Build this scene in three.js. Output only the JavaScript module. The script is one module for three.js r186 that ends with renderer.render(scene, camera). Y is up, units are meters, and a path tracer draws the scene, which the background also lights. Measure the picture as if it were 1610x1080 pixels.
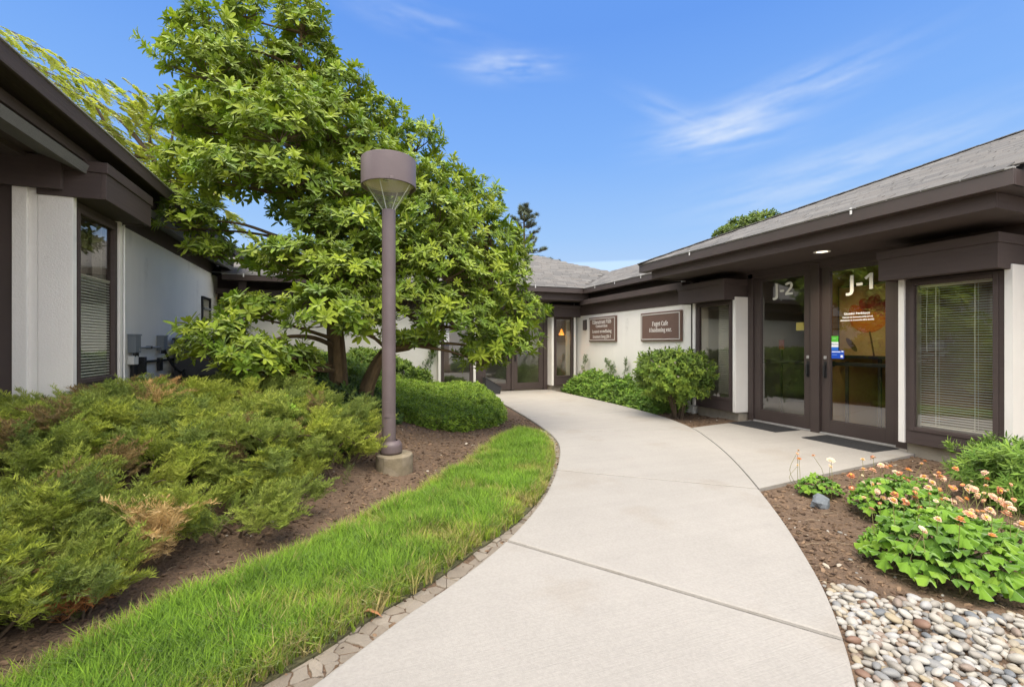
import * as THREE from 'three';
import { mergeGeometries, toCreasedNormals } from 'three/addons/utils/BufferGeometryUtils.js';
import { RoundedBoxGeometry } from 'three/addons/geometries/RoundedBoxGeometry.js';
import { TextGeometry } from 'three/addons/geometries/TextGeometry.js';
import { FontLoader } from 'three/addons/loaders/FontLoader.js';

// ---------- camera, sky, sun, exposure ----------
const scene = new THREE.Scene();
const camera = new THREE.PerspectiveCamera(74.1, 1024 / 686, 0.05, 600);
camera.position.set(0, 1.3, 0);
camera.rotation.y = -20.55 * Math.PI / 180;
const renderer = new THREE.WebGLRenderer({ antialias: true });
renderer.setSize(1024, 686);
renderer.toneMapping = THREE.LinearToneMapping;
renderer.toneMappingExposure = 4.0;
renderer.shadowMap.enabled = true;

const sun = new THREE.DirectionalLight(new THREE.Color(1.0, 0.90, 0.74), 1.2);
sun.position.set(-2, 24, 5);
sun.target.position.set(1, 0, -5);
sun.castShadow = true;
sun.shadow.radius = 95;
sun.shadow.mapSize.set(2048, 2048);
Object.assign(sun.shadow.camera, { left: -18, right: 18, top: 18, bottom: -18, near: 1, far: 70 });
scene.add(sun, sun.target);

// ---------- random numbers and noise ----------
function rng(seed) { let s = seed >>> 0; return () => { s = (s + 0x6D2B79F5) | 0; let t = Math.imul(s ^ (s >>> 15), 1 | s); t = (t + Math.imul(t ^ (t >>> 7), 61 | t)) ^ t; return ((t ^ (t >>> 14)) >>> 0) / 4294967296; }; }
const clamp = (x, a = 0, b = 1) => Math.min(b, Math.max(a, x));
const mix = (a, b, t) => a + (b - a) * t;
const sstep = (a, b, x) => { const t = clamp((x - a) / (b - a)); return t * t * (3 - 2 * t); };
const hash = (x, y, s) => { let h = Math.imul(x, 374761393) ^ Math.imul(y, 668265263) ^ Math.imul(s, 2147483647 ^ 0x5bd1e995); h = Math.imul(h ^ (h >>> 13), 1274126177); return ((h ^ (h >>> 16)) >>> 0) / 4294967296; };
function vnoise(x, y, s, per = 0, py = per) {
  let xi = Math.floor(x), yi = Math.floor(y); const fx = x - xi, fy = y - yi;
  const w = (a) => per ? ((a % per) + per) % per : a, wy = (a) => py ? ((a % py) + py) % py : a;
  const u = fx * fx * (3 - 2 * fx), v = fy * fy * (3 - 2 * fy);
  const a = hash(w(xi), wy(yi), s), b = hash(w(xi + 1), wy(yi), s), c = hash(w(xi), wy(yi + 1), s), d = hash(w(xi + 1), wy(yi + 1), s);
  return a + (b - a) * u + (c - a) * v + (a - b - c + d) * u * v;
}
function fbm(x, y, s, oct = 4, per = 0, py = per) { let t = 0, a = 0.5, n = 0; for (let i = 0; i < oct; i++) { t += a * vnoise(x, y, s + i * 17, per, py); n += a; x *= 2; y *= 2; per *= 2; py *= 2; a *= 0.5; } return t / n; }

// ---------- the sky: blue air, thin wisps, and bright cloud added outside the view ----------
{
  const W = 2048, Hh = 1024, data = new Float32Array(W * Hh * 4);
  const sr = (c) => Math.pow(c / 255, 2.2);
  const stops = [[0, [214, 229, 247]], [6, [192, 218, 249]], [13, [160, 201, 251]], [22, [130, 180, 250]], [34, [106, 158, 241]], [60, [98, 150, 238]], [90, [94, 147, 236]]]
    .map(([e, c]) => [e, c.map(sr)]);
  const air = (e) => { e = Math.abs(e); for (let i = 1; i < stops.length; i++) if (e <= stops[i][0]) { const t = (e - stops[i - 1][0]) / (stops[i][0] - stops[i - 1][0]); return stops[i - 1][1].map((c, k) => mix(c, stops[i][1][k], t)); } return stops.at(-1)[1]; };
  const white = [0.97, 0.93, 0.87], thin = [0.84, 0.91, 1.0];   // added fill cloud, warmed to neutralise the shade, and thin veils of ice
  for (let j = 0; j < Hh; j++) for (let i = 0; i < W; i++) {
    const ph = ((i + 0.5) / W - 0.5) * 2 * Math.PI, th = ((j + 0.5) / Hh - 0.5) * Math.PI;
    const dx = Math.cos(th) * Math.cos(ph), dy = Math.sin(th), dz = Math.cos(th) * Math.sin(ph);
    const el = th * 180 / Math.PI, c = air(el);
    // a flat layer of wisps, drawn out along one wind direction
    let k = 0, wisps = 0;
    if (dy > -0.02) {
      const q = 1 / (Math.max(dy, 0) + 0.16), X = dx * q, Z = dz * q;
      const u = X * 0.86 + Z * 0.5, v = -X * 0.5 + Z * 0.86;
      const wob = fbm(u * 0.9 + 7, v * 0.9 + 3, 91, 3) * 1.4;
      const n = fbm(u * 0.75 + 2.3 + wob * 0.4, v * 2.0 + 5.1 + wob, 11, 6);
      const big = fbm(u * 0.4 + 9.7, v * 0.5 + 1.2, 55, 3);
      const ang = Math.acos(clamp(dx * 0.42 + dy * 0.36 - dz * 0.83, -1, 1)) * 180 / Math.PI;   // blue kept inside the view; bright cloud added outside it to fill the shade
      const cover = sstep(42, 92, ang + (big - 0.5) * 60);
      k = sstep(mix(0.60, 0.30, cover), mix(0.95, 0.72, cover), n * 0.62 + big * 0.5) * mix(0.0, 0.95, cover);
      // the two wisps over the courtyard
      const az = Math.atan2(dx, -dz) * 180 / Math.PI;
      const wisp = (a, e, la, le, tilt, amp, seed) => { const x = (az - a) / la, y = (el - e - tilt * (az - a)) / le, r = x * x + y * y; if (r > 7) return 0; const s = (el - e - tilt * (az - a)), st = fbm(az * 0.16 + s * 0.35 + seed, s * 1.5 - az * 0.06, seed, 6), hair = fbm(az * 0.5 + s * 1.1, s * 5.5 - az * 0.3 + seed, seed + 5, 4); return amp * Math.exp(-r * 1.1) * clamp(2.6 * (st - 0.28)) * (0.55 + 0.9 * hair); };
      wisps = clamp(wisp(20.4, 31.3, 5.2, 1.2, 0.0, 0.75, 31) + wisp(45.2, 23.0, 6.5, 2.0, 0.03, 0.6, 47) + wisp(52, 25.0, 9, 1.8, 0.13, 0.35, 63) + wisp(39, 26.0, 4, 1.2, -0.45, 0.25, 77) + wisp(56, 17, 12, 2.6, 0.12, 0.3, 85) + wisp(8, 35, 8, 1.5, -0.1, 0.2, 99), 0, 0.75);
    }
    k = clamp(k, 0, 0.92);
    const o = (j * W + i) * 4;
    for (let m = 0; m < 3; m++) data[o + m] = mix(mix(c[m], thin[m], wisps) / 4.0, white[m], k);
    data[o + 3] = 1;
  }
  const t = new THREE.DataTexture(data, W, Hh, THREE.RGBAFormat, THREE.FloatType);
  t.mapping = THREE.EquirectangularReflectionMapping; t.magFilter = t.minFilter = THREE.LinearFilter; t.wrapS = THREE.RepeatWrapping; t.needsUpdate = true;
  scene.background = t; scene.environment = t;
}

// ---------- builders ----------
const numbers = {};
function numbered(n) { const k = numbers[n] = (numbers[n] ?? -1) + 1; return k ? `${n}_${String(k).padStart(3, '0')}` : n; }
function meta(o, label, category, group, kind) { if (label) o.userData.label = label; if (category) o.userData.category = category; if (group) o.userData.group = group; if (kind) o.userData.kind = kind; return o; }
function thing(name, label, category, [x, y, z] = [0, 0, 0], turn = 0, group, kind) { const o = new THREE.Group(); o.name = numbered(name); o.position.set(x, y, z); o.rotation.y = turn; scene.add(o); return meta(o, label, category, group, kind); }
function uvBox(g, s = 1) {
  const p = g.attributes.position, n = g.attributes.normal, uv = new Float32Array(p.count * 2);
  for (let i = 0; i < p.count; i++) {
    const ax = Math.abs(n.getX(i)), ay = Math.abs(n.getY(i)), az = Math.abs(n.getZ(i));
    const x = p.getX(i), y = p.getY(i), z = p.getZ(i);
    if (ay >= ax && ay >= az) { uv[2 * i] = x * s; uv[2 * i + 1] = z * s; } else if (ax >= az) { uv[2 * i] = z * s; uv[2 * i + 1] = y * s; } else { uv[2 * i] = x * s; uv[2 * i + 1] = y * s; }
  }
  g.setAttribute('uv', new THREE.BufferAttribute(uv, 2)); return g;
}
const flat = (g) => (g.index ? g.toNonIndexed() : g);
function join(list) { const a = (Array.isArray(list) ? list : [list]).map((g) => { g = flat(g); for (const k of Object.keys(g.attributes)) if (!['position', 'normal', 'uv', 'color'].includes(k)) g.deleteAttribute(k); return g; }); return a.length === 1 ? a[0] : mergeGeometries(a); }
function mesh(name, geos, m, parent = scene, keepUv) {
  const g = join(geos); if (!keepUv) uvBox(g);
  const o = new THREE.Mesh(g, m); o.name = parent === scene ? numbered(name) : name; o.castShadow = o.receiveShadow = true; parent.add(o); return o;
}
function same(name, geo, m, parent, x = 0, y = 0, z = 0, ry = 0) { const o = new THREE.Mesh(geo, m); o.name = name; o.castShadow = o.receiveShadow = true; o.position.set(x, y, z); o.rotation.y = ry; parent.add(o); return o; }
function bx(x0, x1, y0, y1, z0, z1, r = 0) { const w = x1 - x0, h = y1 - y0, d = z1 - z0; const g = r ? new RoundedBoxGeometry(w, h, d, 1, Math.min(r, w / 2.1, h / 2.1, d / 2.1)) : new THREE.BoxGeometry(w, h, d); g.translate((x0 + x1) / 2, (y0 + y1) / 2, (z0 + z1) / 2); return g; }
function cyl(x, y0, y1, z, r0, r1 = r0, n = 20) { const g = new THREE.CylinderGeometry(r1, r0, y1 - y0, n); g.translate(x, (y0 + y1) / 2, z); return g; }
function tube(pts, r, n = 20, k = 6) { return new THREE.TubeGeometry(new THREE.CatmullRomCurve3(pts.map((p) => new THREE.Vector3(...p))), n, r, k); }
function ring(x0, x1, y0, y1, z0, z1, w, r = 0.004) { return [bx(x0, x0 + w, y0, y1, z0, z1, r), bx(x1 - w, x1, y0, y1, z0, z1, r), bx(x0 + w, x1 - w, y1 - w, y1, z0, z1, r), bx(x0 + w, x1 - w, y0, y0 + w, z0, z1, r)]; }
function plate(pts, y0, y1, bev = 0) { const s = new THREE.Shape(pts.map(([x, z]) => new THREE.Vector2(x, -z))); const g = new THREE.ExtrudeGeometry(s, { depth: y1 - y0 - 2 * bev, bevelEnabled: bev > 0, bevelSize: bev, bevelThickness: bev, bevelOffset: -bev, bevelSegments: 2, steps: 1 }); g.rotateX(-Math.PI / 2); g.translate(0, y0 + bev, 0); return g; }

// ---------- materials ----------
function tex(size, fn, tile, srgb = true) {
  const d = new Uint8Array(size * size * 4);
  for (let j = 0; j < size; j++) for (let i = 0; i < size; i++) { const c = fn((i + 0.5) / size, (j + 0.5) / size); const o = (j * size + i) * 4; for (let k = 0; k < 3; k++) d[o + k] = clamp(Math.round((Array.isArray(c) ? c[k] : c) * 255), 0, 255); d[o + 3] = 255; }
  const t = new THREE.DataTexture(d, size, size, THREE.RGBAFormat); t.wrapS = t.wrapT = THREE.RepeatWrapping; t.magFilter = THREE.LinearFilter; t.minFilter = THREE.LinearMipmapLinearFilter; t.generateMipmaps = true; if (srgb) t.colorSpace = THREE.SRGBColorSpace; t.repeat.set(1 / tile, 1 / tile); t.needsUpdate = true; return t;
}
const lin = (r, g, b) => new THREE.Color().setRGB(r, g, b);
const toS = (c) => Math.pow(clamp(c), 1 / 2.2);
const shade = (c, k) => c.map((v) => toS(v * k));
const std = (o) => new THREE.MeshStandardMaterial({ side: THREE.DoubleSide, ...o });
const grainT = tex(256, (u, v) => 0.5 * fbm(u * 32, v * 32, 3, 4, 32) + 0.5 * hash(Math.floor(u * 256), Math.floor(v * 256), 5), 0.35, false);
const M = {};
M.stucco = std({ roughness: 0.92, bumpMap: grainT, bumpScale: 0.004, map: tex(512, (u, v) => { const n = fbm(u * 4, v * 4, 21, 5, 4), st = fbm(u * 24, v * 3, 23, 4, 24, 3); return shade([0.87, 0.84, 0.785], 0.93 + 0.10 * n + 0.05 * (st - 0.5) - 0.10 * sstep(0.70, 0.86, fbm(u * 9, v * 9, 29, 4, 9))); }, 2.4) });
const woodT = tex(512, (u, v) => { const g = fbm(u * 5, v * 90, 41, 4, 5, 90), n = fbm(u * 5, v * 5, 43, 4, 5); return shade([0.062, 0.043, 0.038], 0.9 + 0.22 * n + 0.18 * (g - 0.5) + 0.5 * sstep(0.79, 0.9, fbm(u * 14, v * 26, 47, 4, 14, 26))); }, 1.7);
const woodB = tex(512, (u, v) => fbm(u * 4, v * 110, 41, 3, 4, 110) * 0.7 + 0.3 * fbm(u * 60, v * 60, 44, 2, 60), 1.3, false);
M.brown = std({ roughness: 0.8, map: woodT, bumpMap: woodB, bumpScale: 0.0025 });
M.metalBrown = std({ roughness: 0.42, metalness: 0.0, map: tex(256, (u, v) => shade([0.063, 0.045, 0.040], 0.9 + 0.2 * fbm(u * 6, v * 6, 51, 4, 6)), 1.1) });
M.gutter = std({ roughness: 0.5, map: tex(256, (u, v) => shade([0.34, 0.335, 0.325], 0.8 + 0.35 * fbm(u * 10, v * 10, 53, 4, 10)), 0.9) });
M.shade = M.brown;
M.white = std({ color: lin(0.78, 0.77, 0.74), roughness: 0.5 });
M.concrete = std({ roughness: 0.88, bumpMap: tex(512, (u, v) => 0.55 * fbm(u * 6, v * 170, 67, 2, 6, 170) + 0.45 * hash(Math.floor(u * 512), Math.floor(v * 512), 68), 0.9, false), bumpScale: 0.0022, map: tex(1024, (u, v) => { const a = fbm(u * 3, v * 3, 61, 5, 3), b = fbm(u * 14, v * 14, 62, 4, 14), c = vnoise(u * 300, v * 300, 63, 300), d = fbm(u * 2, v * 40, 66, 3, 2, 40); const st = sstep(0.66, 0.82, fbm(u * 5, v * 5, 65, 5, 5)); return shade([0.345 - 0.02 * st, 0.324 - 0.025 * st, 0.294 - 0.03 * st], 0.88 + 0.12 * a + 0.08 * b + 0.12 * (c - 0.5) + 0.06 * (d - 0.5)); }, 2.7) });
M.plinth = std({ roughness: 0.95, bumpMap: grainT, bumpScale: 0.01, map: tex(256, (u, v) => shade([0.42, 0.37, 0.29], 0.75 + 0.5 * fbm(u * 8, v * 8, 71, 5, 8)), 0.8) });
const soilC = tex(1024, (u, v) => { const n = fbm(u * 6, v * 6, 81, 5, 6), f = fbm(u * 70, v * 70, 82, 3, 70), p = hash(Math.floor(u * 512), Math.floor(v * 512), 83); return shade([mix(0.10, 0.175, n), mix(0.062, 0.113, n), mix(0.036, 0.069, n)], 0.6 + 0.7 * f + 0.25 * (p - 0.5)); }, 1.6);
const soilB = tex(1024, (u, v) => 0.6 * fbm(u * 40, v * 40, 84, 5, 40) + 0.4 * vnoise(u * 170, v * 170, 86, 170), 1.6, false);
M.soil = std({ roughness: 0.97, map: soilC, bumpMap: soilB, bumpScale: 0.022 });
M.dry = std({ roughness: 0.95, bumpMap: grainT, bumpScale: 0.006, map: tex(512, (u, v) => shade([0.29, 0.25, 0.20], 0.72 + 0.5 * fbm(u * 9, v * 9, 88, 5, 9)), 0.9) });
M.shingle = [0, 1, 2, 3, 4].map((k) => std({ roughness: 0.95, bumpMap: grainT, bumpScale: 0.004, color: lin(...[[.165, .157, .145], [.145, .139, .13], [.185, .176, .163], [.128, .123, .116], [.158, .146, .132]][k]), map: tex(128, (u, v) => { const h = 0.72 + 0.5 * hash(Math.floor(u * 128), Math.floor(v * 128), 90 + k); return [h, h, h].map(toS); }, 0.3) }));
M.glass = new THREE.MeshPhysicalMaterial({ color: lin(0.80, 0.78, 0.70), roughness: 0.015, transmission: 1, thickness: 0, ior: 2.5, side: THREE.DoubleSide });
M.dark = std({ color: lin(0.018, 0.018, 0.019), roughness: 0.45 });
M.black = std({ color: lin(0.03, 0.031, 0.034), roughness: 0.55 });
M.rubber = std({ color: lin(0.022, 0.022, 0.023), roughness: 0.95, bumpMap: grainT, bumpScale: 0.006 });
M.interior = std({ color: lin(0.62, 0.54, 0.40), roughness: 0.9 });
M.interiorPale = std({ color: lin(0.62, 0.62, 0.60), roughness: 0.9 });
M.interiorWarm = std({ color: lin(0.55, 0.30, 0.10), roughness: 0.9 });
M.carpet = std({ color: lin(0.36, 0.32, 0.25), roughness: 1 });
M.ceiling = std({ color: lin(0.55, 0.54, 0.51), roughness: 0.95 });
M.blind = std({ color: lin(0.82, 0.81, 0.77), roughness: 0.55 });

// ---------- plan of the courtyard ----------
const smooth = (pts, n) => new THREE.CatmullRomCurve3(pts.map(([x, z]) => new THREE.Vector3(x, 0, z)), false, 'centripetal').getPoints(n).map((p) => [p.x, p.z]);
const walkLeft = smooth([[-2.4, -0.95], [-1.3, -1.2], [-0.6, -1.55], [-0.12, -1.88], [0.06, -2.03], [0.3, -2.23], [0.52, -2.39], [0.8, -2.62], [1.12, -2.93], [1.52, -3.4], [1.89, -3.93], [2.31, -4.64], [2.62, -5.27], [2.8, -5.85], [3.0, -6.95], [3.22, -8.73], [3.4, -10.84], [3.44, -11.72]], 150);
const walkRight = smooth([[-2.4, 0.75], [-0.9, 0.3], [0.3, -0.2], [1.2, -0.68], [1.83, -1.15], [2.11, -1.39], [2.38, -1.65], [2.64, -1.94], [3.07, -2.46], [3.53, -3.07], [3.95, -3.66], [4.32, -4.22], [4.72, -4.9], [5.06, -5.57], [5.32, -6.4], [5.46, -7.4], [5.52, -8.6], [5.52, -11.72]], 150);
const nearest = (line, x, z) => { let b = 0, bd = 1e9; line.forEach((p, i) => { const d = (p[0] - x) ** 2 + (p[1] - z) ** 2; if (d < bd) { bd = d; b = i; } }); return b; };
const inside = (poly, x, z) => { let c = false; for (let i = 0, j = poly.length - 1; i < poly.length; j = i++) { const [xi, zi] = poly[i], [xj, zj] = poly[j]; if ((zi > z) !== (zj > z) && x < (xj - xi) * (z - zi) / (zj - zi) + xi) c = !c; } return c; };
const segDist = (line, x, z) => { let b = 1e9; for (let i = 1; i < line.length; i++) { const [ax, az] = line[i - 1], [cx, cz] = line[i]; const dx = cx - ax, dz = cz - az; const t = clamp(((x - ax) * dx + (z - az) * dz) / (dx * dx + dz * dz)); const d = Math.hypot(x - ax - t * dx, z - az - t * dz); if (d < b) b = d; } return b; };
const arcA = nearest(walkRight, 5.06, -5.57), arcB = nearest(walkRight, 3.53, -3.07);
const padPoly = [...walkRight.slice(arcB, arcA + 1), [6.5, -5.80], [6.5, -3.36], [6.15, -3.33], [4.58, -3.16]];
const walkPoly = [...walkLeft, ...walkRight.slice().reverse()];
const outline = [...walkLeft, ...walkRight.slice(arcA).reverse(), [6.5, -5.80], [6.5, -3.36], [6.15, -3.33], [4.58, -3.16], ...walkRight.slice(0, arcB + 1).reverse()];
const closed = [...outline, outline[0]];
const leftOf = (x, z) => { const i = nearest(walkLeft, x, z); return segDist(walkLeft.slice(Math.max(0, i - 2), i + 3), x, z); };
// height of the soil: level beside the walk, a bank rising to the building on the left
function groundAt(x, z) {
  const bump = (fbm(x * 1.7, z * 1.7, 201, 3) - 0.5) * 0.05 + (fbm(x * 7, z * 7, 203, 3) - 0.5) * 0.024;
  if (x > 7 || x < -6 || z > 3 || z < -14) return -0.06;
  const inW = inside(outline, x, z);
  if (inW) return segDist(closed, x, z) > 0.07 ? -0.16 : -0.035;
  const p = walkLeft[nearest(walkLeft, x, z)], q = walkRight[nearest(walkRight, x, z)], d = Math.hypot(p[0] - x, p[1] - z), right = Math.hypot(q[0] - x, q[1] - z) < d;
  const e = segDist(closed, x, z), calm = sstep(0.0, 0.35, e);
  if (right) return -0.03 + bump * calm;
  return -0.03 + bump * calm + 0.5 * sstep(1.25, 3.5, d) * sstep(0.5, -0.6, z + 1.2 - 0);
}
{
  const ax = (a, b, s) => { const r = []; for (let x = a; x <= b + 1e-6; x += s) r.push(x); return r; };
  const xs = [-260, -120, -50, -22, -12, -8, -6, -5, ...ax(-4.4, 7.2, 0.055), 8, 10, 14, 22, 50, 120, 260], zs = [-260, -120, -50, -30, -22, -17, -15, -13.4, ...ax(-12.6, 0.4, 0.055), 1, 2, 3.2, 5, 9, 16, 40, 120, 260];
  const pos = [], idx = [], nx = xs.length;
  for (const z of zs) for (const x of xs) pos.push(x, groundAt(x, z), z);
  for (let j = 0; j + 1 < zs.length; j++) for (let i = 0; i + 1 < nx; i++) { const a = j * nx + i; idx.push(a, a + nx, a + 1, a + 1, a + nx, a + nx + 1); }
  const g = new THREE.BufferGeometry(); g.setAttribute('position', new THREE.Float32BufferAttribute(pos, 3)); g.setIndex(idx); g.computeVertexNormals();
  const uv = []; for (let i = 0; i < pos.length; i += 3) uv.push(pos[i], pos[i + 2]); g.setAttribute('uv', new THREE.Float32BufferAttribute(uv, 2));
  const o = new THREE.Mesh(g, M.soil); o.name = 'ground'; o.receiveShadow = true; scene.add(o); meta(o, 'brown bark mulch and soil of the courtyard beds', null, null, 'structure');
}
// concrete walk: slabs between the tooled joints
{
  const walk = thing('walkway', 'pale concrete walkway curving to the far doors', null, [0, 0, 0], 0, null, 'structure');
  const joints = [[[-2.4, -0.95], [-2.4, 0.75]], [[-0.36, -1.7], [0.75, -0.45]], [[1.01, -2.82], [2.09, -1.37]], [[2.07, -4.22], [3.53, -3.06]], [[2.87, -6.1], [5.02, -5.5]], [[3.07, -7.5], [5.46, -7.4]], [[3.28, -9.5], [5.52, -9.4]], [[3.44, -11.72], [5.52, -11.72]]];
  for (let k = 0; k + 1 < joints.length; k++) {
    const a0 = nearest(walkLeft, ...joints[k][0]), a1 = nearest(walkLeft, ...joints[k + 1][0]), b0 = nearest(walkRight, ...joints[k][1]), b1 = nearest(walkRight, ...joints[k + 1][1]);
    const L = walkLeft.slice(a0, a1 + 1), R = walkRight.slice(b0, b1 + 1);
    const pull = (p, q, d) => { const l = Math.hypot(q[0] - p[0], q[1] - p[1]); return [p[0] + (q[0] - p[0]) / l * d, p[1] + (q[1] - p[1]) / l * d]; };
    const gp = k > 1 ? 0.011 : 0.006, gq = k > 0 ? 0.011 : 0.006; L[0] = pull(L[0], L[1], gp); R[0] = pull(R[0], R[1], gp); L[L.length - 1] = pull(L.at(-1), L.at(-2), gq); R[R.length - 1] = pull(R.at(-1), R.at(-2), gq);
    const inset = R.map((p, i) => { const q = R[Math.min(i + 1, R.length - 1)], o = R[Math.max(i - 1, 0)]; const tx = q[0] - o[0], tz = q[1] - o[1], l = Math.hypot(tx, tz); return [p[0] + tz / l * 0.005, p[1] - tx / l * 0.005]; });
    mesh('slab', plate([...L, ...inset.reverse()], -0.12, 0, 0.014), M.concrete, walk);
  }
  mesh('entry_slab', plate(padPoly, -0.12, 0.002, 0.006), M.concrete, walk);
}

// ---------- the three wings ----------
const font = await new FontLoader().loadAsync('fonts/droid/droid_sans_bold.typeface.json');
const PITCH = 0.4;
// a sloping roof face: deck, then tabs of shingle in courses; eave from a to b, rising towards "up" (a horizontal unit vector)
const tabGeo = (() => { const g = new THREE.BoxGeometry(0.29, 0.012, 0.19); g.translate(0, 0.006, 0); return uvBox(flat(g)); })();
function roofFace(roof, poly, up, near) {
  // poly: world-space [x, y, z] corners; first edge is the eave
  const inv = roof.parent ? new THREE.Matrix4().copy(roof.matrixWorld).invert() : new THREE.Matrix4();
  const v = poly.map((p) => new THREE.Vector3(...p)), e = v[1].clone().sub(v[0]).normalize(), s = new THREE.Vector3(up[0], PITCH, up[1]).normalize(), n = s.clone().cross(e); if (n.y < 0) n.negate();
  const g = new THREE.BufferGeometry(), P = [], T = THREE.ShapeUtils.triangulateShape(v.map((p) => new THREE.Vector2(p.clone().sub(v[0]).dot(e), p.clone().sub(v[0]).dot(s))), []);
  for (const t of T) for (const i of t) P.push(...v[i].clone().addScaledVector(n, -0.008).toArray());
  for (const t of T) for (const i of t) P.push(...v[i].clone().addScaledVector(n, -0.06).toArray());
  g.setAttribute('position', new THREE.Float32BufferAttribute(P, 3)); g.computeVertexNormals(); g.applyMatrix4(inv);
  mesh('deck', g, M.shingle[3], roof);
  const q = v.map((p) => [p.clone().sub(v[0]).dot(e), p.clone().sub(v[0]).dot(s)]), x0 = Math.min(...q.map((p) => p[0])), x1 = Math.max(...q.map((p) => p[0])), y1 = Math.max(...q.map((p) => p[1]));
  const R = rng(Math.round(v[0].x * 100 + 5000)), tabs = [];
  const basis = new THREE.Matrix4().makeBasis(e, n, e.clone().cross(n)), back = e.clone().cross(n).dot(s) < 0 ? 1 : -1;
  for (let r = 0, y = 0.02; y < y1; r++, y += 0.13) for (let x = x0 - R() * 0.3; x < x1; x += 0.3) {
    if (!inside(q, x, y) || !inside(q, x, y + 0.08)) continue;
    const p = v[0].clone().addScaledVector(e, x).addScaledVector(s, y + 0.06).addScaledVector(n, 0.004 + R() * 0.004);
    const m = new THREE.Matrix4().makeRotationX(back * (0.055 + R() * 0.04)).premultiply(new THREE.Matrix4().makeRotationY((R() - 0.5) * 0.02)).premultiply(basis).setPosition(p).premultiply(inv);
    tabs.push([m, Math.floor(R() * 5), p.length()]);
  }
  tabs.sort((a, b) => a[2] - b[2]);
  const single = near ? 280 : 0;
  tabs.slice(0, single).forEach(([m, k]) => { const o = new THREE.Mesh(tabGeo, M.shingle[k]); o.name = 'shingle'; o.castShadow = o.receiveShadow = true; m.decompose(o.position, o.quaternion, o.scale); roof.add(o); });
  const rest = tabs.slice(single); if (!rest.length) return;
  const im = new THREE.InstancedMesh(tabGeo, M.shingle[0], rest.length), base = M.shingle[0].color;
  rest.forEach(([m, k], i) => { im.setMatrixAt(i, m); const c = M.shingle[k].color; im.setColorAt(i, lin(c.r / base.r, c.g / base.g, c.b / base.b)); });
  im.name = 'shingle_courses'; im.userData.kind = 'stuff'; im.castShadow = im.receiveShadow = true; roof.add(im);
}
// a bay window in a wing's own frame: x along the wall, y up, z out of the wall
function bay(wing, x0, x1, proj, o = {}) {
  const { sill = 0.13, top = 2.04, vx0 = x0 - 0.05, vx1 = x1 + 0.02, vz = proj + 0.22, glassLow = 0.36, glassTop = 1.97, capTop = 2.39, trim } = o, fin = 0.065;
  mesh('fin', bx(x0, x0 + fin, sill, top + 0.05, 0.0, proj, 0.006), M.stucco, wing);
  mesh('fin', bx(x1 - fin, x1, sill, top + 0.05, o.finBack ?? 0.0, proj, 0.006), M.stucco, wing);
  if (trim) mesh('corner_trim', bx(trim[0], trim[1], sill, top + 0.03, 0.0, proj - 0.05, 0.004), M.brown, wing);
  const a = x0 + fin + 0.001, b = x1 - fin - 0.001, w = mesh('bay_window', [bx(a, b, sill + 0.002, glassLow - 0.03, proj - 0.1, proj - 0.02, 0.004), bx(a, a + 0.06, glassLow - 0.03, top, proj - 0.1, proj - 0.021, 0.004), bx(b - 0.06, b, glassLow - 0.03, top, proj - 0.1, proj - 0.021, 0.004), bx(a + 0.06, b - 0.06, glassTop + 0.03, top, proj - 0.1, proj - 0.022, 0.004), bx(a, b, sill + 0.006, sill + 0.04, -0.02, proj - 0.1)], M.brown, wing);
  mesh('frame', ring(a + 0.045, b - 0.045, glassLow - 0.045, glassTop + 0.045, proj - 0.06, proj - 0.008, 0.045, 0.005), M.brown, w);
  mesh('pane', (() => { const g = new THREE.PlaneGeometry(b - a - 0.17, glassTop - glassLow + 0.02); g.translate((a + b) / 2, (glassTop + glassLow) / 2, proj - 0.045); return g; })(), M.glass, w);
  mesh('plinth', bx(x0 + 0.03, x1 - 0.03, sill - 0.5, sill + 0.001, 0.0, proj - 0.1, 0.02), M.plinth, wing);
  const v = mesh('valance', [bx(vx0, vx1, top, capTop - 0.1, vz - 0.04, vz, 0.004), bx(vx1 - 0.04, vx1 - 0.001, top, capTop - 0.1, 0.0, vz - 0.04, 0.003), bx(vx0 + 0.001, vx0 + 0.04, top, capTop - 0.1, 0.0, vz - 0.04, 0.003), bx(vx0 + 0.04, vx1 - 0.04, top + 0.012, top + 0.04, 0.0, vz - 0.04)], M.brown, wing);
  mesh('cap', bx(vx0 - 0.014, vx1 + 0.014, capTop - 0.1, capTop, 0.0, vz + 0.016, 0.006), M.brown, v);
  return w;
}
function gutterRun(wing, a, b, z, yLow, yTop, strap = []) {
  const gr = mesh('gutter', [bx(a, b, yLow, yTop - 0.012, z - 0.02, z, 0.004), bx(a, b, yLow, yLow + 0.012, z - 0.16, z - 0.02), bx(a, b, yLow, yTop - 0.01, z - 0.172, z - 0.16)], M.metalBrown, wing);
  mesh('rim', bx(a - 0.003, b + 0.003, yTop - 0.014, yTop + 0.004, z - 0.03, z + 0.008, 0.004), M.gutter, gr);
  for (const s of strap) mesh('strap', bx(s - 0.012, s + 0.012, yTop - 0.06, yTop + 0.012, z + 0.0085, z + 0.012, 0.001), M.white, gr);
}
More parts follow.
